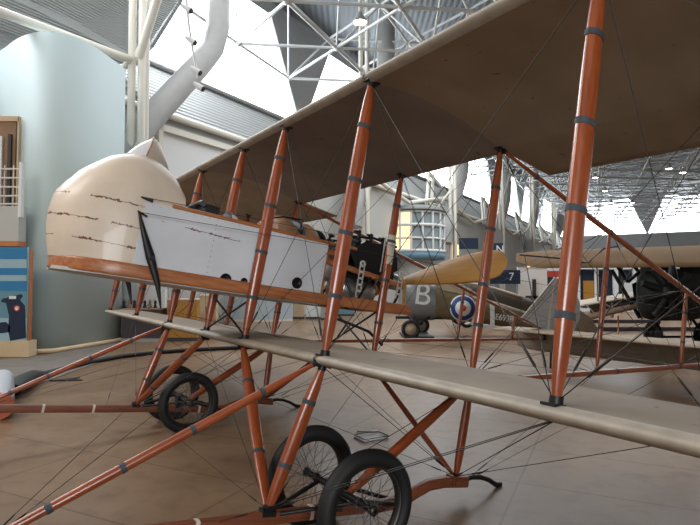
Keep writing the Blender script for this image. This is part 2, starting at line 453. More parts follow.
# ---- nacelle
HW = .42
def zbot(x): return .30+.052*(x+1.45) if x < .3 else .391+.075*(x-.3)
def ztop(x): return .93+.045*(x+.77)
def plan(x):                                  # half width
    if x > -1.0: return HW
    t = (-1.0-x)/.560
    return HW*max(0, 1-abs(t)**2.0)**(1/2.0)
def crown(x):
    P = [(-1.60, .82), (-1.56, .90), (-1.53, .99), (-1.47, 1.09), (-1.40, 1.165), (-1.27, 1.285), (-1.13, 1.355), (-1.0, 1.375), (-.89, 1.335), (-.81, 1.29), (-.75, 1.23), (-.70, 1.14), (-.66, 1.05)]
    if x <= P[0][0]: return P[0][1]
    for a, c in zip(P[:-1], P[1:]):
        if x <= c[0]: return a[1]+(c[1]-a[1])*(x-a[0])/(c[0]-a[0])
    return P[-1][1]
def nose_row(x):
    w = plan(x); zs = .78 if x < -1.1 else .78+(ztop(x)-.80)*min(1, (x+1.1)/.4)
    zc = max(crown(x), zs+.02); z0 = zbot(x)+.09
    row = [(x, -w, z0+(zs-z0)*k/6) for k in range(6)]
    for k in range(21):
        q = PI*k/20; ca, sa = math.cos(q), math.sin(q)
        row.append((x, -w*math.copysign(abs(ca)**.95, ca), zs+(zc-zs)*max(0, sa)**.85))
    row += [(x, w, z0+(zs-z0)*(5-k)/6) for k in range(6)]
    out = []
    for (a, y_, z_) in row:
        K = [(.3, -.045), (.40, -.03), (.5, .006), (.62, .035), (.72, .045), (.85, .036), (1.0, 0), (9, 0)]; k = 0
        for c, d in zip(K[:-1], K[1:]):
            if c[0] <= z_ <= d[0]: k = c[1]+(d[1]-c[1])*(z_-c[0])/(d[0]-c[0])
        wgt = max(0, min(1, (-1.15-a)/.4)); out.append((a-k*wgt, y_, z_))
    return out
xs = [-1.5599, -1.558, -1.553, -1.545, -1.53, -1.51, -1.47, -1.42, -1.36, -1.28, -1.2, -1.1, -1.03, -.96, -.9, -.86, -.82, -.78, -.75, -.72, -.70]
b = MB(); b.grid([nose_row(x) for x in xs])
b.add(nose_row(xs[0]), [tuple(range(33))], 0, True); b.add([(-.70, y*.9, z-.03) for _, y, z in nose_row(-.70)], [tuple(range(33))], 0, False); b.add(nose_row(-.70)+[(-.70, y*.9, z-.03) for _, y, z in nose_row(-.70)], [(i, i+1, i+34, i+33) for i in range(32)], 0, False)
b.build('nose_fairing', M['nose'], A)
for sy in (-1, 1):
    b = MB(); rows = []
    for x in [-1.0+k*(.68+1.0)/16 for k in range(17)]:
        ys = sy*(HW+.004); rows.append([(x, ys, zbot(x)+.08), (x, ys, ztop(x)*.5+.5*zbot(x)), (x, ys, ztop(x)), (x, ys-sy*.012, ztop(x)), (x, ys-sy*.012, zbot(x)+.08)])
    b.grid(rows, smooth=False, closed=True); b.add(rows[0], [(0, 1, 2, 3, 4)], 0, False); b.add(rows[-1], [(0, 1, 2, 3, 4)], 0, False)
    sd = b.build('side_panel', M['side'], A)
    for x, z, r in ((-.25, .46, .050), (-.085, .475, .032), (.42, .565, .052)):
        b = MB(); b.lathe([(r, 0), (r, .004), (.0001, .005)], (x, sy*(HW+.005)+(-.004 if sy < 0 else 0), z), 'y', 24); b.build('inspection_hole', M['black_metal'], sd)
    # seams of small tacks
    b = MB()
    for x0 in (-.42, .655):
        for k in range(10):
            z = zbot(x0)+.13+k*.045
            b.box((x0, sy*(HW+.0055), z), (.006, .003, .006))
    for k in range(24): b.box((-.95+k*.066, sy*(HW+.0055), ztop(-.95+k*.066)-.02), (.004, .003, .004))
    b.build('tack_row', M['rim'], sd)
    # top rail
    b = MB(); b.tube([(x, sy*HW, ztop(x)+.01) for x in (-.80, -.4, 0, .4, .8, 1.0)], .016, 8, .02, ref=(0, 0, 1), power=4); b.build('top_rail', M['long_wood'], A)
# lower frame: U-shaped wooden longeron running round the nose
b = MB(); path = []
for x in (1.76, 1.4, 1.0, .6, .2, -.2, -.6, -.9): path.append((x, -HW-.01, zbot(x)+.05))
for k in range(1, 24):
    q = -PI/2+PI*k/24; x = -1.0-.492*max(0, math.cos(q))**1.0; path.append((x, (HW+.01)*math.sin(q)*1.0, zbot(x)+.05))
for x in (-.9, -.6, -.2, .2, .6, 1.0, 1.4, 1.76): path.append((x, HW+.01, zbot(x)+.05))
b.tube(path, .052, 12, .028, ref=(0, 0, 1), power=6); b.build('lower_longeron', M['long_wood'], A)
b = MB(); pl = [(x, -plan(x)) for x in (.68, -.3, -1.0, -1.2, -1.35, -1.45, -1.50)]+[(x, plan(x)) for x in (-1.50, -1.45, -1.35, -1.2, -1.0, -.3, .68)]
b.add([(x, y, zbot(x)-.01) for x, y in pl]+[(x, y, zbot(x)+.015) for x, y in pl], [tuple(range(14)), tuple(range(27, 13, -1))]+[(i, (i+1) % 14, (i+1) % 14+14, i+14) for i in range(14)], 0, False)
b.build('nacelle_floor', M['tail_grey'], A)
# windscreen hood and glass
b = MB(); rows = []
for k in range(9):
    t = k/8; x = -1.03+.20*t; w = .15*(1-t)**.6+.03; z0 = crown(x)-.10; h = (1.55-.26*t**1.6)-z0
    rows.append([(x+.05*(math.sin(q)), -w*math.cos(q), z0+h*math.sin(q)**.8) for q in [PI*j/16 for j in range(17)]])
b.grid(rows); hd = b.build('windscreen_hood', M['hood'], A)
ring = [(-1.03+.05*math.sin(q)-.0, -.15*math.cos(q), 1.27+.28*max(0, math.sin(q))**.8) for q in [PI*j/20 for j in range(21)]]
b = MB(); b.tube(ring, .010, 8); 
low = [(-1.03-.13*math.sin(PI*j/12), -.15*math.cos(PI*j/12), 1.29+.05*math.sin(PI*j/12)) for j in range(13)]
b.tube(low, .008, 8); b.build('windscreen_frame', M['leather'], A)
b = MB(); rows = []
for j in range(13):
    q = PI*j/12
    a_ = Vector(low[j]); c_ = Vector((-1.03+.05*math.sin(q), -.15*math.cos(q), 1.27+.28*max(0, math.sin(q))**.8))
    rows.append([a_.lerp(c_, t/4)+Vector((-.02*math.sin(PI*t/4)*math.sin(q), 0, 0)) for t in range(5)])
b.grid(rows); b.build('windscreen_glass', M['glass'], A)
# cockpits
b = MB(); b.tube([(-.5, -.2, 1.08), (-.46, -.02, 1.12), (-.5, .2, 1.08)], .028, 8); b.box((-.40, 0, 1.02), (.12, .36, .14)); b.build('seat_back', M['black_metal'], A)
b = MB(); b.grid([[(-.20+.06*t, .16*math.cos(q), 1.0+.12*math.sin(q)*(1-.3*t)) for q in [PI*j/10 for j in range(11)]] for t in (0, .5, 1)]); b.build('small_windscreen', M['side'], A)
def pad(x0, x1, z, h, w, name, m):
    b = MB(); rows = []
    for i in range(7):
        t = i/6; x = x0+(x1-x0)*t; k = math.sin(PI*(.12+.76*t))**.5
        rows.append([(x, -w*math.cos(q), z+h*k*math.sin(q)**.7) for q in [PI*j/14 for j in range(15)]])
    b.grid(rows); b.add(rows[0], [tuple(range(15))]); b.add(rows[-1], [tuple(range(15))]); return b.build(name, m, A)
pad(.17, .40, .97, .24, .36, 'cockpit_coaming', M['leather']); pad(.47, .63, .98, .22, .35, 'cockpit_coaming', M['leather']); pad(.64, .72, .98, .19, .35, 'coaming_band', M['black_metal'])
pad(.405, .465, .975, .235, .36, 'coaming_band', M['black_metal'])
b = MB(); b.lathe([(.001, -.22), (.15, -.22), (.17, -.19), (.17, .19), (.15, .22), (.001, .22)], (1.3, 0, .66), 'x', 24); b.build('oil_tank', M['steel'], A)
b = MB(); b.tube([(.02, -.38, 1.0), (.06, -.36, 1.08), (.2, -.33, 1.14), (.42, -.32, 1.17)], .008, 6); b.build('coaming_rod', M['black_metal'], A)
# inner nacelle (covers the open top between cockpits) and rear bulkhead
b = MB(); b.box((.08, 0, .93), (.10, 2*HW-.03, .06)); b.box((.76, 0, .93), (.20, 2*HW-.03, .05)); b.box((-.46, 0, .93), (.06, 2*HW-.03, .08)); b.build('cockpit_cross_member', M['long_wood'], A)
b = MB(); b.box((.69, 0, .72), (.03, 2*HW-.02, .50)); b.build('rear_bulkhead', M['long_wood'], A)
# oil tank and dark firewall behind
b = MB(); b.lathe([(.001, -.28), (.13, -.28), (.15, -.25), (.15, .25), (.13, .28), (.001, .28)], (.85, 0, .82), 'y', 24); b.build('fuel_tank', M['steel'], A)

# ---- engine
EX0, EX1 = 1.02, 1.62
E_ = MB(); E_.box(((EX0+EX1)/2, 0, .90), (EX1-EX0, .26, .22)); E_.tube([(EX0-.02, 0, .98), (EX1+.16, 0, .90)], .09, 16, ref=(0, 1, 0)); E_.box((1.32, 0, .80), (.5, .34, .06))
cc = E_.build('crankcase', M['black_metal'], A)
for k in range(4):
    for sy in (-1, 1):
        x = EX0+.08+k*.155; d = Vector((0, sy*.72, .70)).normalized()
        b = MB(); c0 = Vector((x, sy*.09, .98))
        pts = []; rs = []
        for j in range(15):
            pts.append(c0+d*(.016*j)); rs.append(.060 if j % 2 else .046)
        b.tube(pts, rs, 14, ref=(1, 0, 0), smooth=False); b.tube([c0+d*.22, c0+d*.26, c0+d*.275], [.05, .048, .02], 12)
        cy = b.build('cylinder', M['black_metal'], cc)
        b = MB(); c1 = c0+d*.27; b.tube([c1, c1+Vector((0, 0, .05)), c1+Vector((.02, -sy*.03, .075))], [.018, .016, .022], 8); b.box(c1+Vector((0, -sy*.03, .07)), (.07, .03, .02)); b.tube([c1+Vector((.03, 0, 0)), Vector((x+.03, sy*.14, .95))], .006, 6)
        b.build('rocker', M['black_metal'], cc)
for sy in (-1, 1):
    b = MB(); poly = [(1.00, .99), (1.10, 1.11), (1.22, 1.15), (1.50, 1.18), (1.60, 1.08), (1.63, .95), (1.54, .87), (1.12, .85)]
    b.prism(poly, sy*.315, sy*.325, lambda a, c, d: (a, d, c)); b.build('cooling_duct', M['black_metal'], A)
    b = MB(); b.tube([(1.02, sy*.26, 1.17), (1.3, sy*.27, 1.22), (1.62, sy*.26, 1.20)], .014, 8); b.build('manifold', M['black_metal'], A)
    b = MB(); b.tube([(1.40, sy*.335, .88), (1.40, sy*.335, 1.25)], .010, 8); b.build('duct_rod', M['steel'], A)
    # bearers
    b = MB(); b.tube([(.66, sy*.30, .86), (1.2, sy*.30, .83), (1.76, sy*.30, .80)], .028, 8, .022, ref=(0, 0, 1), power=5); br = b.build('engine_bearer', M['long_wood'], A)
    for x in (1.15, 1.66):
        b = MB(); zc_ = .73; h = .36
        for o_ in (-.026, .026): b.box((x+o_, sy*.36, zc_), (.012, .008, h))
        for j in range(6): b.box((x, sy*.36, zc_-h/2+.02+j*(h-.04)/5), (.055, .008, .022))
        b.lathe([(.035, -.006), (.035, .006), (.014, .006), (.014, -.006)], (x, sy*.36, zc_+h/2), 'y', 16, close=True); b.build('perforated_bracket', M['bracket'], A)
    for (x0, z0, x1, z1) in ((.95, .80, 1.12, .48), (1.30, .80, 1.10, .48), (1.36, .80, 1.55, .50), (1.72, .78, 1.56, .50)):
        b = MB(); b.tube([(x0, sy*.32, z0), (x1, sy*.40, z1)], .014, 8); b.build('engine_mount_tube', M['black_metal'], A)
b = MB(); b.tube([(1.77, -.30, .88), (1.80, -.31, .58)], .010, 8, .022, ref=(0, 1, 0)); b.build('yellow_stay', M['prop'], A)
b = MB(); b.box((1.74, 0, .53), (.08, 2*HW+.1, .06)); b.build('rear_cross_member', M['long_wood'], A)
# ---- propeller
pr = MB(); rows = []; ANG = math.radians(6.5)
R_ = 1.56
for i in range(25):
    t = i/24; r = R_*t
    ch = [(0, .10), (.10, .14), (.25, .22), (.45, .29), (.65, .33), (.8, .33), (.9, .30), (.95, .25), (.98, .18), (1, .06)]
    for a, c in zip(ch[:-1], ch[1:]):
        if t <= c[0]: w = a[1]+(c[1]-a[1])*(t-a[0])/(c[0]-a[0]); break
    pit = math.radians(50-42*t**.6); th = .045*(1-t)+.008
    row = []
    for j in range(12):
        q = 2*PI*j/12; a_ = math.cos(q)*w/2+.02*math.sin(PI*t); n_ = math.sin(q)*th/2
        zz = a_*math.cos(pit)-n_*math.sin(pit); xx = a_*math.sin(pit)*.8+n_*math.cos(pit)
        row.append((xx, -r, zz))
    rows.append(row)
pr.grid(rows, closed=True); pr.add(rows[-1], [tuple(range(12))])
rows2 = [[(x, -y, -z) for x, y, z in r] for r in rows]; pr.grid(rows2, closed=True); pr.add(rows2[-1], [tuple(range(12))])
po = pr.build('propeller', M['prop'], A); po.location = (1.88, 0, .87); po.rotation_euler = (-ANG, 0, 0)
b = MB(); b.lathe([(.001, -.1), (.07, -.1), (.09, -.08), (.09, .08), (.07, .1), (.001, .1)], (0, 0, 0), 'x', 24); b.build('hub', M['steel'], po)

# ---- control levers on the nose and their cables
for sy in (-1, 1):
    y = sy*.50
    b = MB(); p = [(-1.05, y, .81), (-1.0, y, .70), (-.90, y, .50), (-.80, y, .30), (-.74, y, .13)]
    b.tube(p, [.008, .020, .036, .022, .006], 8, [.008, .012, .02, .012, .006]); b.build('control_lever', M['black_metal'], A)
    b = MB(); b.tube([(-.89, sy*.41, .49), (-.89, sy*.54, .49)], .02, 10); b.tube([(-1.06, y, .815), (-.98, sy*.46, .80)], .008, 6); b.build('lever_pivot', M['black_metal'], A)
    b = MB(); b.tube([(-1.05, sy*.44, .94), (-.96, sy*.45, .93)], [.006, .014], 8); b.build('cable_guide', M['black_metal'], A)
    wire((-1.05, y, .81), (1.4, sy*.62, 1.02), .0024, False, 'control_cable'); wire((1.4, sy*.62, 1.02), (7.1, sy*.9, 1.45), .0024, False, 'control_cable')
    wire((-1.04, sy*.45, .94), (1.4, sy*.55, 1.14), .0024, False, 'control_cable')
    wire((-.74, y, .13), (1.5, sy*.6, -.02), .002, False, 'control_cable')

# ---- tail
ZT = .985
b = MB(); xs = (6.35, 6.5, 6.75, 7.0, 7.15)
rows = []
for y in [-2.35+4.7*k/20 for k in range(21)]:
    up = [(x, y, ZT-.12+.035*math.sin(PI*(x-6.3)/.9)+.15*(x-6.35)/.8) for x in xs]; dn = [(x, y, z-.03) for x, y, z in up]
    rows.append(up+dn[::-1])
b.grid(rows, closed=True); b.add(rows[0], [tuple(range(10))]); b.add(rows[-1], [tuple(range(10))])
b.build('tailplane', M['linen'], A)
b = MB(); rows = []
for k in range(21):
    y = -2.45+4.9*k/20; cut = .06*max(0, abs(y)-2.1)/.35
    q = math.radians(-74); up = []; 
    for t in (0, .12, .25, .36, .43-cut): up.append((7.17+t*math.cos(q), y, ZT+.02+t*math.sin(q)))
    rows.append([(x+.018*(1-i/5), y, z) for i, (x, y, z) in enumerate(up)]+[(x-.018*(1-i/5), y, z) for i, (x, y, z) in reversed(list(enumerate(up)))])
b.grid(rows, closed=True); b.add(rows[0], [tuple(range(10))]); b.add(rows[-1], [tuple(range(10))])
M['elev'] = fabric('elevator_linen', (.23, .185, .14))
b.build('elevator', M['elev'], A)
b = MB(); b.tube([(7.15, -2.4, ZT+.03), (7.15, 2.4, ZT+.03)], .013, 8); b.build('elevator_hinge_bar', M['linen'], A)
for y in (-1.3, 1.35):
    b = MB(); b.tube([(7.05, y, ZT+.10), (7.05, y, ZT-.30)], [.01, .016], 6, [.02, .03]); b.tube([(6.95, y, ZT-.03), (7.3, y, ZT-.03)], .02, 6); b.tube([(7.05, y, ZT-.28), (7.06, y-.02, ZT-.45), (7.1, y-.2, ZT-.55)], .008, 6); b.build('elevator_horn', M['black_metal'], A)
for sy in (-1, 1):
    y = sy*1.76
    b = MB(); b.prism([(6.42, 1.10), (7.26, 2.03), (7.22, 1.02), (6.45, 1.06)], y-.012, y+.012, lambda a, c, d: (a, d, c)); fn_ = b.build('fin', M['tail_grey'], A)
    b = MB(); b.tube([(6.41, y, 1.10), (7.28, y, 2.06)], .022, 8); b.build('fin_leading_edge', M['edge'], fn_)
    b = MB(); b.prism([(7.25, .98), (7.28, 2.04), (7.42, 2.10), (7.85, 2.02), (8.18, 1.75), (8.25, 1.45), (8.10, 1.12), (7.8, .98)], y-.012, y+.012, lambda a, c, d: (a, d, c)); rd = b.build('rudder', M['tail_grey'], A)
    b = MB(); b.prism([(8.12, 1.60), (8.60, 1.50), (8.95, 1.30), (8.80, 1.04), (8.45, .97), (8.12, 1.06)], y-.010, y+.010, lambda a, c, d: (a, d, c)); b.build('trailing_patch', M['linen'], rd)
    b = MB(); b.tube([(7.21, y, .96), (7.27, y, 2.08)], .022, 8); b.build('rudder_post', M['white_wrap'], A)
    b = MB(); b.tube([(XT-.02, y, .90), (XT+.1, y, .82), (XT+.25, y, .70), (XT+.3, y, FLOORZ(XT+.3)+.01)], .02, 8); b.build('tail_prop', M['black_metal'], A)
    wire((6.2, y, zt(6.2)), (7.26, y, 1.9), .002); wire((6.2, y, zt(6.2)), (7.4, y-sy*.02, 1.8), .002, False)
#@@BACKGROUND

# ================================================================== the hall
ah = math.radians(31)
AX = Vector((math.sin(ah), math.cos(ah), 0)); NX = Vector((-math.cos(ah), math.sin(ah), 0))
def Hp(s, t, h): return AX*s+NX*t+Vector((0, 0, h))
M['wall_white'] = mat('painted_wall_white', (.50, .50, .48), .7, var=.04, scale=.5)
M['wall_aqua'] = mat('pale_aqua_wall', (.50, .60, .61), .6, var=.04, scale=.35)
M['pipe'] = mat('cream_steel_pipe', (.72, .69, .61), .45)
M['truss'] = mat('truss_white', (.72, .74, .74), .5)
M['duct'] = mat('grey_duct', (.36, .36, .355), .45, var=.06, scale=2)
M['sky'] = emis('window_daylight', (.93, .97, 1.0), 4.2)
M['navy'] = mat('navy_board', (.010, .022, .055), .6)
M['dark'] = mat('dark_board', (.05, .045, .05), .6)
M['beige'] = mat('beige_board', (.62, .47, .30), .6, var=.1, scale=2)
M['brown'] = mat('brown_board', (.28, .17, .10), .6, var=.2, scale=2)
M['warm'] = emis('warm_lit_room', (1.0, .72, .38), 1.1)
M['farbeige'] = mat('far_wall_beige', (.42, .36, .30), .8, var=.3, scale=.25)
def corr(name, col, sc, vec='Z'):
    m = mat(name, col, .55, .1)
    nt = m.node_tree; b = nt.nodes['Principled BSDF']; tc = nt.nodes.new('ShaderNodeTexCoord')
    w = nt.nodes.new('ShaderNodeTexWave'); w.wave_type = 'BANDS'; w.bands_direction = vec; w.inputs['Scale'].default_value = sc
    nt.links.new(tc.outputs['Object'], w.inputs['Vector'])
    bp = nt.nodes.new('ShaderNodeBump'); bp.inputs['Strength'].default_value = .6; bp.inputs['Distance'].default_value = .06
    nt.links.new(w.outputs['Fac'], bp.inputs['Height']); nt.links.new(bp.outputs['Normal'], b.inputs['Normal'])
    return m
M['corr'] = corr('corrugated_grey_panel', (.20, .21, .205), 1.3)
M['corr_fine'] = corr('fine_corrugated_panel', (.40, .42, .42), 4.5)
M['corr_dark'] = corr('corrugated_roof_deck', (.20, .23, .26), .8, 'X')

# floor
fm = bpy.data.materials.new('polished_concrete'); fm.use_nodes = True
nt = fm.node_tree; fb = nt.nodes['Principled BSDF']; fb.inputs['Specular IOR Level'].default_value = .2; tc = nt.nodes.new('ShaderNodeTexCoord')
n1 = nt.nodes.new('ShaderNodeTexNoise'); n1.inputs['Scale'].default_value = .45; n1.inputs['Detail'].default_value = 8; n1.inputs['Roughness'].default_value = .6
n2 = nt.nodes.new('ShaderNodeTexNoise'); n2.inputs['Scale'].default_value = 5; n2.inputs['Detail'].default_value = 8
for n in (n1, n2): nt.links.new(tc.outputs['Object'], n.inputs['Vector'])
r1 = nt.nodes.new('ShaderNodeValToRGB'); r1.color_ramp.elements[0].position = .35; r1.color_ramp.elements[1].position = .65
r1.color_ramp.elements[0].color = (.145, .088, .052, 1); r1.color_ramp.elements[1].color = (.26, .170, .104, 1)
nt.links.new(n1.outputs['Fac'], r1.inputs['Fac'])
r2 = nt.nodes.new('ShaderNodeValToRGB'); r2.color_ramp.elements[0].position = .28; r2.color_ramp.elements[1].position = .5
r2.color_ramp.elements[0].color = (.72, .70, .68, 1); r2.color_ramp.elements[1].color = (1, 1, 1, 1)
nt.links.new(n2.outputs['Fac'], r2.inputs['Fac'])
mx = nt.nodes.new('ShaderNodeMix'); mx.data_type = 'RGBA'; mx.blend_type = 'MULTIPLY'; mx.inputs['Factor'].default_value = 1
nt.links.new(r1.outputs['Color'], mx.inputs['A']); nt.links.new(r2.outputs['Color'], mx.inputs['B'])
# saw-cut slab joints
br = nt.nodes.new('ShaderNodeTexBrick'); br.inputs['Scale'].default_value = .25; br.inputs['Mortar Size'].default_value = .0025; br.offset = 0
br.inputs['Color1'].default_value = (1, 1, 1, 1); br.inputs['Color2'].default_value = (1, 1, 1, 1); br.inputs['Mortar'].default_value = (.62, .58, .55, 1)
mp = nt.nodes.new('ShaderNodeMapping'); mp.inputs['Rotation'].default_value = (0, 0, .45); mp.inputs['Location'].default_value = (.7, .3, 0)
nt.links.new(tc.outputs['Object'], mp.inputs['Vector']); nt.links.new(mp.outputs['Vector'], br.inputs['Vector'])
mx2 = nt.nodes.new('ShaderNodeMix'); mx2.data_type = 'RGBA'; mx2.blend_type = 'MULTIPLY'; mx2.inputs['Factor'].default_value = 1
nt.links.new(mx.outputs['Result'], mx2.inputs['A']); nt.links.new(br.outputs['Color'], mx2.inputs['B'])
nt.links.new(mx2.outputs['Result'], fb.inputs['Base Color'])
rr = nt.nodes.new('ShaderNodeMapRange'); rr.inputs['To Min'].default_value = .22; rr.inputs['To Max'].default_value = .42
nt.links.new(n1.outputs['Fac'], rr.inputs['Value']); nt.links.new(rr.outputs['Result'], fb.inputs['Roughness'])
b = MB(); b.box((20, 60, -.05), (200, 200, .1)); struct(b.build('floor', fm))

def quad_slab(name, p, th, m, kind=True):
    """slab with outline p (3D points), thickness along its normal"""
    p = [Vector(x) for x in p]; nn = (p[1]-p[0]).cross(p[2]-p[0]).normalized()*th
    b = MB(); n = len(p); b.add(p+[x+nn for x in p], [tuple(range(n)), tuple(reversed(range(n, 2*n)))]+[(i, (i+1) % n, (i+1) % n+n, i+n) for i in range(n)], 0, False)
    o = b.build(name, m)
    return struct(o) if kind else o
S0, S1 = -12, 125
# long left wall: white below, sloped corrugated band, clerestory of trapezoid windows above
quad_slab('wall_left', [Hp(S0, 17.35, 0), Hp(S1, 17.35, 0), Hp(S1, 17.35, 8.4), Hp(S0, 17.35, 8.4)], .3, M['wall_white'])
b = MB()
for s0 in range(-2, 124, 15):
    # each bay: panel leaning outward
    b.add([Hp(s0+.4, 16.9, 8.3), Hp(s0+14.6, 16.9, 8.3), Hp(s0+14.6, 20.7, 12.0), Hp(s0+.4, 20.7, 12.0), Hp(s0+.4, 17.2, 8.1), Hp(s0+14.6, 17.2, 8.1), Hp(s0+14.6, 21, 11.8), Hp(s0+.4, 21, 11.8)],
          [(0, 1, 2, 3), (7, 6, 5, 4), (0, 4, 5, 1), (1, 5, 6, 2), (2, 6, 7, 3), (3, 7, 4, 0)], 0, False)
struct(b.build('wall_slope', M['corr']))
def clerestory(fn, s_list, half, zb0, zt0, nm):
    """fn(s,h,off)->point; inverted triangles between daylight panes"""
    i = 0
    for a, c in zip(s_list[:-1], s_list[1:]):
        p = [fn(a, zb0, 0), fn(c, zb0, 0), fn(c-half, zt0, 0), fn(a+half, zt0, 0)]
        quad_slab('window_%d' % (nm+i), p, .05, M['sky']); i += 1
    b = MB()
    for s in s_list:
        tri = [fn(s-half, zt0, -.3), fn(s+half, zt0, -.3), fn(s+.15, zb0, -.3), fn(s-.15, zb0, -.3)]
        tr2 = [fn(s-half, zt0, .2), fn(s+half, zt0, .2), fn(s+.15, zb0, .2), fn(s-.15, zb0, .2)]
        b.add(tri+tr2, [(0, 1, 2, 3), (7, 6, 5, 4), (0, 4, 5, 1), (1, 5, 6, 2), (2, 6, 7, 3), (3, 7, 4, 0)], 0, False)
    return b
b = clerestory(lambda s, h, o: Hp(s, 20.8+o, h), [-2+15*k for k in range(9)], 3.3, 12.0, 18.2, 1)
struct(b.build('trim_1', M['duct']))
b = MB()
for s in range(-2, 110, 15): b.box((0, 0, 0), (0, 0, 0))
quad_slab('trim_2', [Hp(S0, 20.9, 18.2), Hp(S1, 20.9, 18.2), Hp(S1, 20.9, 19), Hp(S0, 20.9, 19)], .2, M['duct'])
# window sill
b = MB(); b.tube([Hp(S0, 20.5, 11.95), Hp(S1, 20.5, 11.95)], .13, 8); struct(b.build('trim_3', M['duct']))
b = MB(); b.tube([Hp(S0, 16.85, 8.3), Hp(S1, 16.85, 8.3)], .14, 8); struct(b.build('trim_4', M['pipe']))
# far wall
FW = 125
quad_slab('wall_far', [Hp(FW, 21, 0), Hp(FW, -70, 0), Hp(FW, -70, 9), Hp(FW, 21, 9)], .3, M['farbeige'])
quad_slab('wall_far', [Hp(FW-.3, 21, 7), Hp(FW-.3, -70, 7), Hp(FW-.3, -70, 12), Hp(FW-.3, 21, 12)], .3, M['duct'])
b = clerestory(lambda s, h, o: Hp(FW+o, 20.8-s, h), [0+17*k for k in range(6)], 3.2, 12.0, 19.5, 20)
struct(b.build('trim_5', M['duct']))
# roof deck
quad_slab('ceiling', [Hp(-20, 24, 20), Hp(S1+3, 24, 20), Hp(S1+3, -75, 20), Hp(-20, -75, 20)], .2, M['corr_dark'])
# space frame: triangular grid
def space_frame():
    b = MB(); L = 5.2; h0, h1 = 14.3, 17.6; g0 = math.radians(84)
    e1 = Vector((math.sin(g0), math.cos(g0), 0))*L; g1 = g0-math.radians(60); e2 = Vector((math.sin(g1), math.cos(g1), 0))*L
    def ok(p):
        s = p.dot(AX); t = p.dot(NX); return -2 < s < 122 and -48 < t < 20 and p.y > 14 and abs(p.x) < .78*p.y+3
    lo = {}; hi = {}
    for i in range(-30, 36):
        for j in range(-10, 40):
            p = e1*i+e2*j+Vector((2.1, 1.2, h0))
            if ok(p): lo[i, j] = p
            q = p+(e1+e2)/3+Vector((0, 0, h1-h0))
            if ok(q): hi[i, j] = q
    def T(a, c, r):
        n = 6 if min(a.y, c.y) < 50 else 3
        b.tube([a, c], r, n, caps=False)
    for D, r in ((lo, .085), (hi, .085)):
        for (i, j), p in D.items():
            for di, dj in ((1, 0), (0, 1), (1, -1)):
                if (i+di, j+dj) in D: T(p, D[i+di, j+dj], r)
    for (i, j), q in hi.items():
        for k in ((i, j), (i+1, j), (i, j+1)):
            if k in lo: T(q, lo[k], .06)
    for p in lo.values():
        if p.y < 60: b.lathe([(.001, -.2), (.17, -.1), (.17, .1), (.001, .2)], p, 'z', 8)
    return b
struct(space_frame().build('ceiling_truss', M['truss']))

# steel masts with braces, and bent ducts, one per bay of the left wall
def duct(s, label, r=.46):
    b = MB(); p = [Hp(s-1.6, 15.9, 5.0), Hp(s-1.4, 15.9, 6.2), Hp(s-.8, 15.9, 7.2), Hp(s+1.9, 15.9, 10.5), Hp(s+2.5, 15.9, 11.3), Hp(s+2.8, 15.9, 12.3), Hp(s+2.8, 15.9, 20)]
    pts = []
    for a, c in zip(p[:-1], p[1:]): pts += [a.lerp(c, k/3) for k in range(3)]
    pts.append(p[-1]); b.tube(pts, r, 20)
    o = b.build('air_duct', M['duct']); return tag(o, label, 'duct')
def mast(s, label):
    r = root('steel_mast', label, 'mast', Hp(s, 15.6, 0), (0, 0, -ah))
    R0 = .13
    for dx, dy in ((0, 0), (.40, .1), (.2, .4)):
        b = MB(); b.tube([(dx, dy, 0), (dx, dy, 19)], R0, 10); b.build('pipe', M['pipe'], r)
    for h in (3, 6, 9.3, 12.5, 15.5):
        b = MB(); b.tube([(0, 0, h), (.40, .1, h+.6)], .06, 6); b.tube([(.40, .1, h), (.2, .4, h+.6)], .06, 6); b.build('lacing', M['pipe'], r)
    b = MB(); b.tube([(0, 0, 9.4), (-1.3, -.8, 7.4)], .1, 8); b.tube([(.2, .2, 9.8), (1.2, 1.2, 15)], .1, 8); b.build('brace', M['pipe'], r)
    return r
mast(11.5, 'cream steel pipe mast rising above the nacelle beside the pale aqua wall')
for i, s in enumerate((28, 43, 58, 73, 88)):
    lab = ['cream steel mast seen just right of the second strut from the big front strut', 'steel mast right of the round glazed bay', 'steel mast behind the dark blue banner', 'distant steel mast far down the left wall', 'most distant steel mast down the left wall'][i]
    mast(s-.8, lab)
duct(13.0, 'big bent grey air duct in front of the nearest bright window')
for i, s in enumerate((28, 43, 58, 73)):
    duct(s+.3, ['bent grey air duct second along the left wall', 'bent grey air duct above the round glazed bay', 'bent grey air duct above the dark blue banner', 'most distant bent grey air duct of the left wall'][i], .6)
# diagonal purlins of every bay
b = MB()
for s0 in range(28, 110, 15):
    for (sa, ta, ha, sb, tb, hb) in ((s0, 16.4, 9.0, s0+7.5, 16.3, 7.6), (s0+7.5, 16.3, 7.6, s0+15, 16.4, 9.0), (s0+11, 16.4, 7.9, s0+15, 17.8, 11.3), (s0+12, 16.4, 7.9, s0+16, 17.8, 11.3), (s0+15, 17.8, 11.3, s0+20, 16.5, 8.4)):
        b.tube([Hp(sa, ta, ha), Hp(sb, tb, hb)], .15, 6)
struct(b.build('trim_6', M['pipe']))
# long white pipe crossing the upper left corner to the mast
b = MB(); b.tube([W(-30, 1, 12), W(137, 62, 18.2)], .13, 12); tag(b.build('steel_pipe', M['pipe']), 'long cream steel pipe running from the upper left corner to the mast', 'pipe')
b = MB(); b.tube([W(160, -10, 17.0), W(139, 58, 17.7)], .14, 12); tag(b.build('steel_pipe', M['pipe']), 'short cream pipe leaning against the upper mast joint', 'pipe')
# great sloped roof panel in the upper left corner
quad_slab('ceiling_panel', [W(-60, -40, 15), W(-60, 75, 17), W(138, 60, 21), W(152, 45, 23), W(192, -20, 21)], .2, M['corr_fine'])
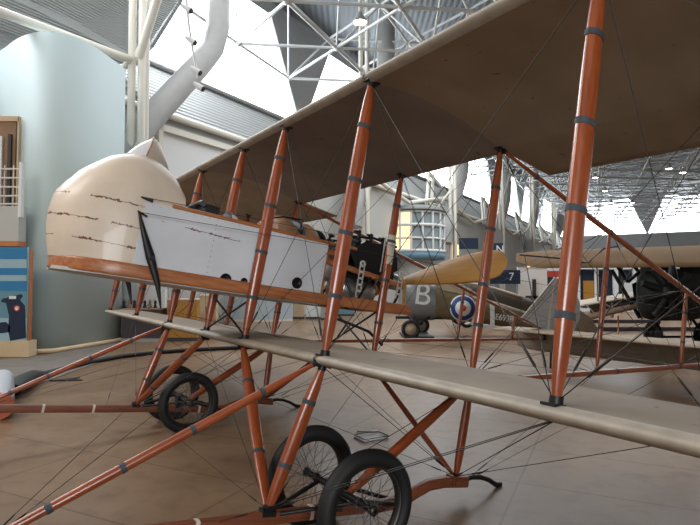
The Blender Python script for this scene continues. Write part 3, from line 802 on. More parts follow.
# white wall screen over the nacelle
r = root('wall_screen', 'large white framed screen on the left wall behind the cream nacelle nose', 'screen', Hp(17.6, 16.7, 6.4), (0, 0, -ah+PI/2-PI/2))
def hall_box(name, s0, s1, t, h0, h1, th, m, parent=None):
    p = [Hp(s0, t, h0), Hp(s1, t, h0), Hp(s1, t, h1), Hp(s0, t, h1)]
    if parent: iv = parent.matrix_basis.inverted(); p = [iv @ x for x in p]
    p = [Vector(x) for x in p]; nn = (p[1]-p[0]).cross(p[2]-p[0]).normalized()*th
    b = MB(); b.add(p+[x+nn for x in p], [(0, 1, 2, 3), (7, 6, 5, 4)]+[(i, (i+1) % 4, (i+1) % 4+4, i+4) for i in range(4)], 0, False)
    return b.build(name, m, parent)
M['screen'] = mat('screen_white', (.74, .76, .76), .6)
hall_box('screen_sheet', 13.6, 22.4, 16.75, 5.2, 7.6, .06, M['screen'], r)
for h in (5.15, 7.65): hall_box('frame_bar', 13.5, 22.5, 16.65, h-.12, h+.12, .15, M['pipe'], r)
for s in (13.5, 22.5): hall_box('frame_bar', s-.1, s+.1, 16.65, 5.1, 7.7, .15, M['pipe'], r)

# chain of spotlights hanging in front of the bright window
r = root('hanging_light_track', 'white hanging string of small spotlights in front of the bright window', 'light', W(193, 45, 14))
iv = r.location
ps = [W(186, -5, 14), W(188, 18, 14), W(191, 40, 14), W(195, 62, 14), W(198, 78, 14)]
b = MB(); b.tube([p-iv for p in ps], .035, 8); b.build('track', M['truss'], r)
for p in (W(187, 8, 14), W(191, 40, 14), W(196, 70, 14), W(199, 86, 14)):
    b = MB(); b.tube([p-iv+Vector((-.14, 0, .08)), p-iv+Vector((.1, 0, -.08))], [.05, .09], 10); b.build('spotlight', M['truss'], r)
    b = MB(); b.tube([p-iv+Vector((.1, 0, -.08)), p-iv+Vector((.13, 0, -.10))], .07, 10); b.build('lens', M['black_metal'], r)

# pale aqua rounded annex on the left
def annex():
    top = 8.05; path = []
    P = [W(-60, 284, 16.4), W(-20, 284, 14.9), W(0, 284, 14.1)]
    Q = [W(104, 284, 14.7), W(122, 284, 15.6)]
    path = [P[0], P[1]]
    a, c, d = P[2], W(40, 284, 12.1), Q[0]
    for k in range(25):
        t = k/24; path.append(a*(1-t)**2+c*2*t*(1-t)+d*t*t)
    path.append(Q[1])
    path += [W(122, 284, 16.9), W(-60, 284, 17.2)]
    poly = [(p.x, p.y) for p in path]
    b = MB(); b.prism(poly, 0, top, lambda x, y, d: (x, y, d))
    o = b.build('wall_annex', M['wall_aqua'])
    for p in o.data.polygons:
        if abs(p.normal.z) < .5: p.use_smooth = True
    return o
struct(annex())
# balcony recess on the annex
bx = root('balcony', 'small balcony with white rail and dark doorway on the pale aqua wall at left', 'balcony', W(0, 240, 13.3))
iv = bx.location
def pb(name, u0, v0, u1, v1, Y, dY, m, par=None, o=None):
    """box whose front face spans picture positions at ground distance Y, dY deep"""
    a = W(u0, v1, Y); c = W(u1, v0, Y); cen = (a+c)/2; cen.y = Y+dY/2
    b = MB(); off = o.location if o else Vector((0, 0, 0)); b.box(cen-off, (abs(c.x-a.x), dY, abs(c.z-a.z)))
    return b.build(name, m, par)
M['orange'] = mat('orange_trim', (.55, .20, .07), .5)
pb('doorway', -30, 120, 16, 206, 13.38, .08, M['brown'], bx, bx)
pb('door_frame', -30, 116, 19, 121, 13.33, .1, M['beige'], bx, bx); pb('door_frame', 15.5, 118, 19, 206, 13.33, .1, M['beige'], bx, bx)
pb('door_leaf', 6, 134, 11, 206, 13.3, .06, M['dark'], bx, bx); pb('door_leaf', -4, 136, 2, 206, 13.3, .06, M['screen'], bx, bx)
pb('balcony_slab', -40, 206, 19, 241, 12.7, .3, M['wall_white'], bx, bx)
pb('slab_edge', -40, 241, 18, 246, 12.7, .3, M['orange'], bx, bx)
pb('corner_post', 17.5, 162, 22, 217, 12.66, .12, M['screen'], bx, bx)
for v in (168, 177, 186, 195, 203): pb('rail', -40, v, 19, v+1.4, 12.7, .04, M['pipe'], bx, bx)
for u in (-18, 3, 12): pb('rail_post', u, 165, u+1.3, 206, 12.7, .04, M['pipe'], bx, bx)
# horizontal joint lines of the annex wall
# display panel with a painted aeroplane
dp = root('exhibit_board', 'blue painted display panel with a dark aeroplane picture at the left edge', 'display panel', FL(10, 357)+Vector((0, 0, 0)))
iv = dp.location; Yp = dp.location.y
M['blue1'] = mat('panel_blue', (.03, .20, .42), .5); M['blue2'] = mat('panel_pale_blue', (.32, .48, .55), .5); M['teal'] = mat('panel_teal', (.13, .28, .36), .5)
M['red'] = mat('poster_red', (.6, .08, .05), .5)
pb('panel_board', -60, 247, 27, 341, Yp, .08, M['blue2'], dp, dp)
for v0, v1, m in ((247, 259, 'blue1'), (268, 275, 'blue1'), (281, 291, 'blue1'), (291, 318, 'teal'), (318, 341, 'blue2')): pb('painted_band', -60, v0, 27, v1, Yp-.006, .006, M[m], dp, dp)
b = MB(); o_ = lambda u, v: W(u, v, Yp-.012)-iv
b.prism([(1, 302), (2, 299), (21, 294), (23, 296), (20, 300), (25, 306), (26, 338), (10, 341), (8, 330), (9, 316), (6, 303)], 0, .006, lambda u, v, d: o_(u, v)+Vector((0, d, 0)))
b.prism([(-20, 324), (6, 322), (10, 326), (10, 332), (-20, 336)], 0, .006, lambda u, v, d: o_(u, v)+Vector((0, d, 0)))
pic = b.build('painted_aeroplane', M['navy'], dp)
for rr_, m in ((.075, 'red'), (.045, 'screen')):
    b = MB(); c_ = W(17, 308, Yp-.02)-iv; b.lathe([(rr_, 0), (rr_, .004), (.001, .004)], c_-Vector((0, .004*(1 if m == 'red' else 2), 0)), 'y', 20); b.build('painted_ring', M[m], pic)
pb('panel_post', 27.2, 249, 30.5, 352, Yp-.03, .12, M['long_wood'], dp, dp)
pb('panel_base', -60, 341, 29, 357, Yp-.05, .3, M['beige'], dp, dp)
pb('painted_label', 9, 296, 16, 299, Yp-.024, .004, M['screen'], dp, dp)
# low carpeted margin and skirting along the annex
M['carpet'] = mat('dark_floor_strip', (.16, .14, .12), .85, var=.15, scale=3)
b = MB(); pts = [FL(-60, 362), FL(29, 358), FL(125, 341), FL(100, 362), FL(40, 384), FL(-60, 400)]
b.add([(p.x, p.y, .003) for p in pts]+[(p.x, p.y, .012) for p in pts], [tuple(range(6)), tuple(range(11, 5, -1))]+[(i, (i+1) % 6, (i+1) % 6+6, i+6) for i in range(6)], 0, False)
struct(b.build('floor_strip', M['carpet']))
b = MB(); b.tube([FL(29, 354)+Vector((0, -.15, .06)), FL(60, 352)+Vector((0, -.25, .06)), FL(122, 341.5)+Vector((0, -.1, .06))], .06, 6); struct(b.build('baseboard_left', M['beige']))

# cylinder with orange end at left edge
r = root('padded_roll', 'pale grey cylinder with terracotta end lying on the floor at the left edge', 'roll', (0, 0, 0))
Rr = .165; c0 = W(-1, 401, 6.6); c0.z = Rr; dirr = Vector((-.63, 1, 0)).normalized()
r.location = c0
b = MB(); b.tube([(0, 0, 0), dirr*1.3, dirr*2.1, dirr*2.18], [Rr, Rr, Rr, Rr*.8], 28); b.build('roll_body', mat('roll_grey', (.42, .44, .48), .6), r)
b = MB(); b.tube([dirr*-.03, dirr*.002], [Rr*.97, Rr*1.01], 28); b.build('end_cap', mat('terracotta', (.50, .12, .05), .55), r)

# black hose curving over the floor
b = MB(); uv = [(14, 398), (22, 391), (33, 383), (44, 378), (62, 372), (90, 364), (120, 358.5), (150, 355), (180, 352.5), (215, 350.5), (250, 349), (300, 348)]
pts = [FL(u, v) for u, v in uv]; rad = [.10, .13, .11, .06, .05, .048, .048, .048, .048, .048, .048, .048]
b.tube([p+Vector((0, 0, r_)) for p, r_ in zip(pts, rad)], rad, 12, ref=(0, 0, 1)); tag(b.build('floor_hose', M['rubber']), 'thick black hose curving across the floor behind the far landing skid', 'hose')
b = MB(); p = FL(64, 381); b.prism([(-.22, -.05), (.12, .3), (.10, .08), (.30, .03), (.05, -.02)], .0, .02, lambda x, y, d: (p.x+x, p.y+y, d)); tag(b.build('floor_patch', M['black_metal']), 'small flat black wedge on the floor below the black hose', 'patch')  # thin black triangular patch laid on the floor
# shallow drip tray under the wing, right of the wheels
p = FL(371, 438); r = root('drip_tray', 'small shallow wire-edged tray on the floor right of the near wheels', 'tray', p, (0, 0, .5))
b = MB(); b.box((0, 0, .006), (.30, .22, .012)); b.build('tray_base', M['duct'], r)
b = MB(); b.tube([(-.15, -.11, .03), (.15, -.11, .03), (.15, .11, .03), (-.15, .11, .03), (-.15, -.11, .03)], .010, 6); b.build('tray_rim', M['steel'], r)
b = MB(); b.tube([(-.15, .03, .03), (-.1, .13, .05), (.13, .07, .03)], .006, 6); b.build('tray_handle', M['black_metal'], r)

# ---- display stands beyond the far wing tip
def stand(name, label, cat, u0, v0, u1, vfloor, dY, m, group=None, extra=None):
    y = FL((u0+u1)/2, vfloor).y; a = W(u0, v0, y); c = W(u1, v0, y); h = a.z
    r = root(name, label, cat, ((a.x+c.x)/2, y+dY/2, 0)); w = c.x-a.x
    if group: r['group'] = group
    b = MB(); b.box((0, 0, h/2), (w, dY, h)); b.build('panel', M[m], r)
    b = MB(); b.box((0, 0, .05), (w*1.02+.02, dY+.04, .1)); b.build('plinth', M['dark' if m != 'dark' else 'duct'], r)
    b = MB(); b.box((0, 0, h+.02), (w*1.02+.02, dY+.04, .04)); b.build('top_edge', M['pipe' if m != 'dark' else 'brown'], r)
    return r
stand('display_case', 'low dark display case with brown top beyond the far wing tip', 'display case', 122, 310, 161, 342, .8, 'dark')
st = stand('exhibit_board', 'yellow display panel standing beyond the far lower wing', 'display panel', 167, 300, 197, 341, .3, 'prop')
st = stand('exhibit_board', 'warm beige display panel right of the yellow panel under the nacelle', 'display panel', 199, 296, 216, 336, .3, 'beige')
for k in range(7):
    u = 124+k*5.2; y = FL(141, 342).y+.35; p = W(u, 309, y); 
    b = MB(); b.lathe([(.001, 0), (.06, 0), (.05, .05), (.03, .1+.02*(k % 3)), (.045, .16), (.03, .22+.03*(k % 2)), (.001, .24+.03*(k % 2))], (0, 0, 0), 'z', 10)
    o = b.build('figurine', M['brown'] if k % 2 else M['black_metal']); o.location = (p.x, p.y, W(141, 310, FL(141, 342).y).z+.04); tag(o, 'small dark figurine in the row on top of the low dark display case', 'figurine', 'figurines on the dark display case')
stand('partition_wall', 'pale bright partition behind the far display case', 'partition', 120, 280, 165, 337, .2, 'screen')
# curved pale blue partition
r = root('curved_partition', 'pale blue curved partition below the nacelle between the wing struts', 'partition', FL(250, 322))
b = MB(); y0 = r.location.y; a = W(218, 322, y0); c = W(291, 320, y0); h = 1.55; rows = []
for k in range(17):
    t = k/16; x = a.x+(c.x-a.x)*t; y = y0+.9*(1-math.sin(PI*t*.8+.3)); rows.append([(x-r.location.x, y-y0, 0), (x-r.location.x, y-y0, h), (x-r.location.x, y-y0+.12, h), (x-r.location.x, y-y0+.12, 0)])
b.grid(rows, smooth=False, closed=True); b.add(rows[0], [(0, 1, 2, 3)]); b.add(rows[-1], [(0, 1, 2, 3)]); b.build('panel', mat('pale_blue_partition', (.46, .54, .60), .5), r)
b = MB(); b.grid([[(x_, y_-.02, z_) for (x_, y_, z_) in ((q[0][0], q[0][1], .0), (q[0][0], q[0][1], .1))] for q in rows]); b.build('kick_rail', M['pipe'], r)
stand('exhibit_board', 'orange-beige display panel behind the near front strut under the nacelle', 'display panel', 291, 299, 304, 319, .2, 'beige')
stand('exhibit_board', 'narrow white display panel under the nacelle right of the beige one', 'display panel', 306, 296, 320, 319, .2, 'screen')
stand('display_cabinet', 'grey-blue cabinet with dark base under the nacelle', 'cabinet', 321, 299, 337, 320, .5, 'duct')
stand('display_case', 'dark green glass case far under the nacelle', 'display case', 338, 300, 354, 316, .4, 'teal')

# round glazed bay on the left wall
cb = Hp(36.9, 16.6, 0); rb = 2.35
r = root('glazed_bay', 'round white-framed glazed bay projecting from the left wall above the propeller', 'bay window', (cb.x, cb.y, 4.0))
M['paneg'] = mat('bay_glass', (.30, .36, .38), .15, spec=.8)
def arc(rr_, h, q0=0., q1=2*PI, n=32): return [(rr_*math.cos(q0+(q1-q0)*k/n), rr_*math.sin(q0+(q1-q0)*k/n), h) for k in range(n+1)]
b = MB(); b.lathe([(rb-.1, .1), (rb-.1, 2.9)], (0, 0, 0), 'z', 40); b.build('panes', M['paneg'], r)
for h in (.05, .95, 1.9, 2.9):
    b = MB(); b.tube(arc(rb, h), .12 if h != .95 else .08, 6, ref=(0, 0, 1)); b.build('frame_ring', M['screen'], r)
for k in range(18):
    q = 2*PI*k/18; b = MB(); b.tube([(rb*math.cos(q), rb*math.sin(q), 0), (rb*math.cos(q), rb*math.sin(q), 2.9)], .09, 6); b.build('mullion', M['screen'], r)
b = MB(); b.lathe([(.01, 2.9), (rb+.15, 2.9), (rb+.15, 3.1), (rb*.9, 3.35), (.01, 3.4)], (0, 0, 0), 'z', 40); b.build('bay_roof', M['corr'], r)
b = MB(); b.lathe([(.01, 0), (rb+.05, 0), (rb, -.55), (.01, -.6)], (0, 0, 0), 'z', 40); b.build('bay_base', mat('bay_blue', (.16, .30, .40), .5), r)
b = MB(); b.lathe([(rb-.8, -.5), (rb-.8, -4.0)], (0, 0, 0), 'z', 40); b.build('bay_column', M['wall_white'], r)
for k, (q0, q1) in enumerate(((3.9, 4.5), (3.9, 4.5))):
    b = MB(); z0 = (.12, 1.0)[k]; z1 = (.88, 2.8)[k]; n = 6
    b.grid([[((rb-.06)*math.cos(q0+(q1-q0)*j/n), (rb-.06)*math.sin(q0+(q1-q0)*j/n), z) for j in range(n+1)] for z in (z0, z1)])
    b.build('lit_pane', M['warm'], r)
# warm lit alcoves along the wall
for i, (s, h0, h1, w_, l) in enumerate(((46.5, 3.6, 5.3, 1.4, 'warm lit alcove right of the round glazed bay'), (60, 2.6, 5.0, 2.6, 'warm lit alcove between the two dark blue banners'), (76, 2.4, 5.6, 4, 'distant warm lit alcove near the far end of the left wall'))):
    r = root('lit_alcove', l, 'alcove', Hp(s, 16.9, h0)); off = r.location
    b = MB(); p = [Hp(s, 16.95, h0)-off, Hp(s+w_, 16.95, h0)-off, Hp(s+w_, 16.95, h1)-off, Hp(s, 16.95, h1)-off]; b.add(p+[x-NX*.06 for x in p], [(3, 2, 1, 0), (4, 5, 6, 7), (0, 1, 5, 4), (1, 2, 6, 5), (2, 3, 7, 6), (3, 0, 4, 7)], 0, False); b.build('lit_recess', M['warm'], r)
    b = MB(); q = [Hp(s+w_*.4, 16.8, h0)-off, Hp(s+w_*.62, 16.8, h0)-off, Hp(s+w_*.62, 16.8, h0+.7)-off, Hp(s+w_*.4, 16.8, h0+.7)-off]; b.add(q+[x-NX*.1 for x in q], [(3, 2, 1, 0), (4, 5, 6, 7), (0, 1, 5, 4), (1, 2, 6, 5), (2, 3, 7, 6), (3, 0, 4, 7)], 0, False); b.build('figure', M['brown'], r)
# text helper
def text(s, size, name, m, parent, loc, rot, ext=.004, sx=1.):
    cu = bpy.data.curves.new(name+'_c', 'FONT'); cu.body = s; cu.size = size; cu.extrude = ext; cu.align_x = 'CENTER'; cu.align_y = 'CENTER'
    t = bpy.data.objects.new(name+'_t', cu); COL.objects.link(t); bpy.context.view_layer.update()
    me = bpy.data.meshes.new_from_object(t.evaluated_get(bpy.context.evaluated_depsgraph_get()))
    COL.objects.unlink(t); bpy.data.objects.remove(t)
    me.materials.clear(); me.materials.append(m)
    o = bpy.data.objects.new(name, me); COL.objects.link(o); o.parent = parent; o.location = loc; o.rotation_euler = rot; o.scale = (sx, 1, 1)
    return o
# dark blue banners on posts
def banner(u0, v0, u1, v1, Y, label, txt=None):
    a = W(u0, v1, Y); c = W(u1, v0, Y); r = root('banner', label, 'banner', ((a.x+c.x)/2, Y, 0))
    h = c.z-a.z; w = c.x-a.x; zc_ = (a.z+c.z)/2
    b = MB(); b.box((0, 0, zc_), (w, .08, h)); b.build('board', M['navy'], r)
    for sx in (-.42, .42): b = MB(); b.tube([(w*sx, .06, 0), (w*sx, .06, zc_)], .035, 8); b.build('post', M['duct'], r)
    if txt: text(txt, h*.8, 'lettering', M['screen'], r, (w*.2, -.045, zc_), (PI/2, 0, 0))
banner(459, 238, 478, 249, 30, 'dark blue banner board standing above the propeller blade')
banner(492, 243, 503, 256, 32, 'dark blue banner with a white letter right of the rear strut', 'N')
banner(490, 270, 520, 284, 24, 'dark blue low board with a white number right of the propeller tip', '7')

# ---------------------------------------------------------------- roundel biplane fuselage
M['olive'] = mat('olive_fabric', (.15, .11, .055), .6, var=.15, scale=2)
M['olive2'] = mat('dark_brown_fabric', (.055, .042, .03), .6, var=.2, scale=2)
M['cowl'] = mat('grey_cowl', (.17, .18, .19), .4, .3)
M['rblue'] = mat('roundel_blue', (.02, .05, .22), .5)
M['linen_far'] = mat('far_linen_tan', (.17, .095, .04), .9, var=.12, scale=1.5)
M['linen_cream'] = mat('far_linen_cream', (.42, .34, .25), .6, var=.1, scale=2)
Yr = 17.0
rf = root('roundel_fighter', 'olive fighter fuselage marked with a white B, roundel and white stripes behind the propeller', 'airplane', (W(480, 300, Yr).x, Yr, 0))
ox = rf.location
def wl(u, v, Y=Yr): return W(u, v, Y)-ox
def fus_section(u, vt, vb, w):
    t = wl(u, vt); b_ = wl(u, vb); z1, z0 = t.z, b_.z; zm = (z0+z1)/2; hh = (z1-z0)/2; out = []
    for k in range(20):
        q = 2*PI*k/20; c, s = math.cos(q), math.sin(q); e = .62
        out.append((t.x, w*math.copysign(abs(c)**e, c), zm+hh*math.copysign(abs(s)**(e if s < 0 else .8), s)))
    return out
secs = [(405, 287, 311, .36), (409, 280, 320, .48), (416, 279, 321, .50), (425, 281, 320.5, .50), (433, 284, 320, .50)]
b = MB(); b.grid([fus_section(*s) for s in secs], closed=True); b.add(fus_section(*secs[0]), [tuple(range(20))]); b.build('engine_cowl', M['cowl'], rf)
secs = [(432.5, 285, 319.5, .49), (445, 290, 319.5, .47), (470, 295, 322, .42), (500, 303, 326, .33), (530, 313, 331, .2), (560, 322, 334, .06)]
b = MB(); b.grid([fus_section(*s) for s in secs], closed=True); b.add(fus_section(*secs[-1]), [tuple(range(20))]); fu = b.build('fuselage', M['olive'], rf)
YF = -.52
text('B', .95, 'fuselage_letter', M['screen'], rf, (wl(420.5, 299).x, -.515, wl(421, 295).z), (PI/2, math.radians(8), 0), .01)
for rr_, m, k in ((.41, 'screen', 0), (.375, 'rblue', 1), (.245, 'screen', 2), (.10, 'red', 3)):
    b = MB(); c_ = wl(460, 307.5); b.lathe([(.001, 0), (rr_, 0), (rr_, .05), (.001, .05)], (c_.x, -.46-.006*k, c_.z), 'y', 36); b.build('roundel_ring', M[m], rf)
for u in (473, 488):
    b = MB(); o_ = lambda u_, v_: wl(u_, v_)
    b.prism([(u-1, 301.5), (u+3, 302), (u+(3 if u > 480 else -1), 325), (u-(1 if u > 480 else 5), 324)], -.425, -.38, lambda a_, c_, d: Vector((o_(a_, c_).x, d, o_(a_, c_).z))); b.build('white_stripe', M['screen'], rf)
text('E6938', .27, 'serial_number', M['screen'], rf, (wl(501, 319).x, -.36, wl(501, 317.5).z), (PI/2, math.radians(9), 0), .02, .85)
# landing gear
for u, yw in ((404, -.75), (420, .75)):
    c_ = wl(u+4, 325, Yr); rW = .29
    b = MB(); b.lathe([(rW-.06+.06*math.cos(q), .06*math.sin(q)) for q in [2*PI*k/8 for k in range(8)]], (c_.x, yw, rW), 'y', 28, close=True); wh = b.build('wheel', M['rubber'], rf)
    b = MB(); b.lathe([(.001, -.05), (rW-.1, -.02), (rW-.1, .02), (.001, .05)], (c_.x, yw, rW), 'y', 24); b.build('wheel_cover', M['linen_cream'], wh)
    for u2 in (412, 428): b = MB(); b.tube([(c_.x, yw, rW), (wl(u2, 316).x, math.copysign(.4, yw), wl(u2, 316).z)], .03, 6); b.build('gear_strut', M['black_metal'], rf)
b = MB(); b.box((wl(416, 330).x, 0, .04), (.9, 1.7, .07)); b.build('wheel_chock', M['black_metal'], rf)
b = MB(); b.tube([(wl(395, 316).x, -.2, wl(395, 317).z), (wl(440, 316).x, -.35, wl(440, 317).z)], .05, 8); b.build('lower_rail', M['black_metal'], rf)
# fin, rudder and tailplane
b = MB(); b.prism([(525, 314), (536, 303), (548, 298), (556, 299), (560, 322), (545, 324)], -.05, .05, lambda a_, c_, d: Vector((wl(a_, c_).x, d, wl(a_, c_).z))); b.build('fin', M['olive'], rf)
b = MB(); b.box((wl(545, 325).x, 0, wl(545, 325).z), (.9, 2.6, .07)); b.build('tailplane', M['olive'], rf)
b = MB(); b.tube([(wl(552, 330).x, 0, wl(552, 330).z), (wl(556, 335).x, 0, .02)], .04, 6); b.build('tail_skid', M['long_wood'], rf)
b = MB(); b.prism([(436, 283), (441, 276), (455, 282), (470, 289), (470, 296), (440, 290)], -.3, .3, lambda a_, c_, d: Vector((wl(a_, c_).x, d, wl(a_, c_).z))); b.build('cockpit_fairing', M['linen_cream'], rf)

# dark biplane fuselage behind it
Yd = 21.0
df = root('dark_airplane', 'dark brown airplane fuselage with a cream top edge behind the roundel fighter', 'airplane', (W(500, 300, Yd).x, Yd, 0)); ox = df.location
def wl(u, v, Y=Yd): return W(u, v, Y)-ox
secs = [(446, 281, 312, .5), (462, 281, 313, .55), (490, 287, 316, .5), (520, 296, 318, .4), (548, 305, 320, .2)]
b = MB(); b.grid([fus_section(*s) for s in secs], closed=True); b.add(fus_section(*secs[0]), [tuple(range(20))]); b.add(fus_section(*secs[-1]), [tuple(range(20))]); b.build('fuselage', M['olive2'], df)
b = MB(); b.tube([(wl(u, v).x, -.3, wl(u, v).z) for u, v in ((461, 282), (490, 288), (520, 297))], .06, 6); b.build('cream_edge', M['linen_cream'], df)
b = MB(); b.prism([(514, 308), (520, 302), (530, 298), (540, 300), (550, 308)], -.04, .04, lambda a_, c_, d: Vector((wl(a_, c_).x, d, wl(a_, c_).z))); b.build('fin', M['olive2'], df)
for sx in (-.7, .7):
    b = MB(); b.lathe([(.28+.06*math.cos(q), .06*math.sin(q)) for q in [2*PI*k/8 for k in range(8)]], (wl(463, 300).x, sx, .34), 'y', 24, close=True); b.build('wheel', M['rubber'], df)
    b = MB(); b.tube([(wl(463, 300).x, sx, .34), (wl(468, 300).x, sx*.6, .75)], .04, 6); b.build('gear_strut', M['black_metal'], df)
b = MB(); b.tube([(wl(545, 316).x, 0, wl(545, 316).z), (wl(548, 318).x, 0, .02)], .05, 6); b.build('tail_skid', M['black_metal'], df)

M['sheet'] = mat('bright_sheet', (.88, .86, .84), .6)
# pale board with dark cross
r = stand('display_board', 'tall pale board with a dark cross-shaped stand behind the tail', 'display board', 518, 268, 547, 320, .15, 'sheet')
b = MB(); b.box((.05, -.12, W(530, 290, r.location.y).z), (.16, .06, 1.0)); b.box((.05, -.12, W(530, 297, r.location.y).z), (.8, .06, .12)); b.build('dark_cross', M['dark'], r)
pb_ = root('red_sign', 'thin red sign board with white edge right of the pale board', 'sign', (W(556, 273, 25).x, 25, 0)); ox = pb_.location
b = MB(); a = W(545, 277, 25)-ox; c = W(566, 271, 25)-ox; b.box(((a.x+c.x)/2, 0, (a.z+c.z)/2), (c.x-a.x, .1, c.z-a.z)); b.build('board', M['red'], pb_)
b = MB(); b.box(((a.x+c.x)/2, 0, c.z+.04), (c.x-a.x+.1, .12, .08)); b.build('edge', M['screen'], pb_)
for sx in (a.x+.1, c.x-.1): b = MB(); b.tube([(sx, .07, 0), (sx, .07, a.z)], .04, 6); b.build('post', M['duct'], pb_)
# white posts of the glazed gallery behind, with dark panels
r = root('glazed_gallery', 'long low gallery with white posts and dark panes behind the tan winged biplane', 'gallery', (W(640, 300, 32).x, 32, 0)); ox = r.location
a = W(548, 268, 32)-ox; c = W(760, 268, 32)-ox
b = MB(); b.box(((a.x+c.x)/2, .3, 1.25), (c.x-a.x, .2, 2.5)); b.build('dark_pane', M['navy'], r)
for u in list(range(558, 760, 19)):
    b = MB(); x = (W(u, 270, 32)-ox).x; b.box((x, -.02, 1.3), (.24 if u % 2 else .16, .24, 2.6)); b.build('white_post', M['screen'], r)
for k, u in enumerate((572, 590, 631, 655, 682)):
    b = MB(); x = (W(u, 280, 32)-ox).x; b.box((x, .16, 1.3), (.7, .06, 1.1)); b.build('poster', M[['beige', 'prop', 'screen', 'red', 'brown'][k]], r)
for z in (.1, 2.65): b = MB(); b.box(((a.x+c.x)/2, 0, z), (c.x-a.x, .3, .22)); b.build('rail', M['screen'], r)

# ---------------------------------------------------------------- tan winged biplane at right
tb = root('tan_biplane', 'biplane with tan wings and dark engine standing beyond the tail at right', 'airplane', (W(668, 300, 13.5).x, 13.5, 0)); ox = tb.location
def wl(u, v, Y): return W(u, v, Y)-ox
def wing_quad(name, nl, nr, fr, fl, th, m, camber=.12):
    """near-left, near-right, far-right, far-left corners; cambered and closed"""
    b = MB(); rows = []
    for i in range(25):
        t = i/24; tip = 1-max(0, (.12-t)/.12)**2*.75
        a = nl.lerp(nr, t); c = fl.lerp(fr, t); mid = (a+c)/2; a = mid+(a-mid)*tip; c = mid+(c-mid)*tip
        up = []; dn = []
        for k in range(9):
            s = k/8; p = a.lerp(c, s); z = camber*math.sin(PI*s)**.8*(.6+.4*s)
            up.append(p+Vector((0, 0, z+th*math.sin(PI*min(1, s+.06))))); dn.append(p+Vector((0, 0, z-th*math.sin(PI*min(1, s+.06))*.4-.008)))
        rows.append(up+dn[::-1])
    b.grid(rows, closed=True); b.add(rows[0], [tuple(range(18))]); b.add(rows[-1], [tuple(range(18))])
    return b.build(name, m, tb)
UW = wing_quad('upper_wing', wl(514, 268, 12.4), wl(800, 266, 11.6), wl(800, 242, 13.6), wl(518, 252, 14.4), .05, M['linen_far'])
b = MB(); b.tube([wl(520, 259, 12.9)+Vector((0, 0, .1)), wl(560, 261, 12.5)+Vector((0, 0, .06)), wl(588, 263, 12.4), wl(604, 255, 12.6)+Vector((0, 0, .15)), wl(618, 250, 13.2)+Vector((0, 0, .1))], .02, 6); b.build('loose_cable', M['black_metal'], tb)
wing_quad('lower_wing', wl(570, 308, 14.5), wl(655, 294, 13.5), wl(655, 290, 14.6), wl(572, 302, 16), .04, M['linen_cream'], .05)
wing_quad('lower_wing', wl(560, 326, 13.2), wl(663, 302, 12.6), wl(663, 299, 13.4), wl(565, 318, 14.4), .04, M['linen_far'], .05)
for u, v0, v1, Y in ((597, 266, 300, 13.4), (622, 266, 297, 13.4), (641, 266, 320, 13.1), (690, 264, 325, 12.8), (612, 303, 317, 13.5), (630, 299, 311, 13.3), (646, 296, 306, 13.1)):
    b = MB(); b.tube([wl(u, v0, Y), wl(u+1, v1, Y)], .02, 8); b.build('wing_strut', M['linen_cream'], tb)
for u0, v0, u1, v1 in ((597, 300, 622, 313), (622, 300, 600, 316), (622, 298, 645, 308), (600, 302, 612, 318), (640, 300, 655, 303), (585, 304, 600, 318)):
    b = MB(); b.tube([wl(u0, v0, 13.5), wl(u1, v1, 13.3)], .014, 6); b.build('lattice_brace', M['linen_cream'], tb)
ENG = mat('dark_green_engine', (.018, .022, .022), .85, .0, var=.3, scale=5)
def ysec(u0, v0, v1, Y, w, n=16):
    t = wl(u0, v0, Y); b_ = wl(u0, v1, Y); zm = (t.z+b_.z)/2; hh = (t.z-b_.z)/2
    return [(t.x+w*math.copysign(abs(math.cos(2*PI*(k+.5)/n))**.45, math.cos(2*PI*(k+.5)/n)), t.y, zm+hh*math.copysign(abs(math.sin(2*PI*(k+.5)/n))**.6, math.sin(2*PI*(k+.5)/n))) for k in range(n)]
b = MB(); rr3 = [ysec(672, 286, 300, 11.9, .3), ysec(672, 272, 316, 12.1, .72), ysec(672, 269, 321, 12.6, .85), ysec(670, 268, 321, 13.4, .88), ysec(674, 275, 314, 15, .55), ysec(676, 280, 308, 17, .3)]
b.grid(rr3, closed=True); b.add(rr3[0], [tuple(range(16))]); b.add(rr3[-1], [tuple(range(16))]); b.build('fuselage', ENG, tb)
cE = wl(668, 292, 11.95)
for k in range(9):
    q = 2*PI*k/9; b = MB(); b.tube([cE+Vector((.2*math.cos(q), 0, .2*math.sin(q))), cE+Vector((.62*math.cos(q), 0, .60*math.sin(q)))], [.09, .075], 10); b.build('engine_cylinder', M['black_metal'], tb)
b = MB(); b.lathe([(.001, -.12), (.16, -.08), (.2, .1), (.001, .1)], cE, 'y', 20); b.build('engine_boss', M['black_metal'], tb)
b = MB(); b.box(wl(655, 272, 12.6), (.36, .6, .36)); b.build('radiator', M['black_metal'], tb)
b = MB(); b.box(wl(694, 285, 12.5), (.6, .1, .9)); b.build('cowling_panel', ENG, tb)
for u0, v0, u1, v1 in ((616, 264, 628, 282), (628, 282, 646, 266), (634, 266, 655, 292), (612, 270, 640, 318)):
    b = MB(); b.tube([wl(u0, v0, 13.4), wl(u1, v1, 13.1)], .045, 8); b.build('dark_strut', M['black_metal'], tb)
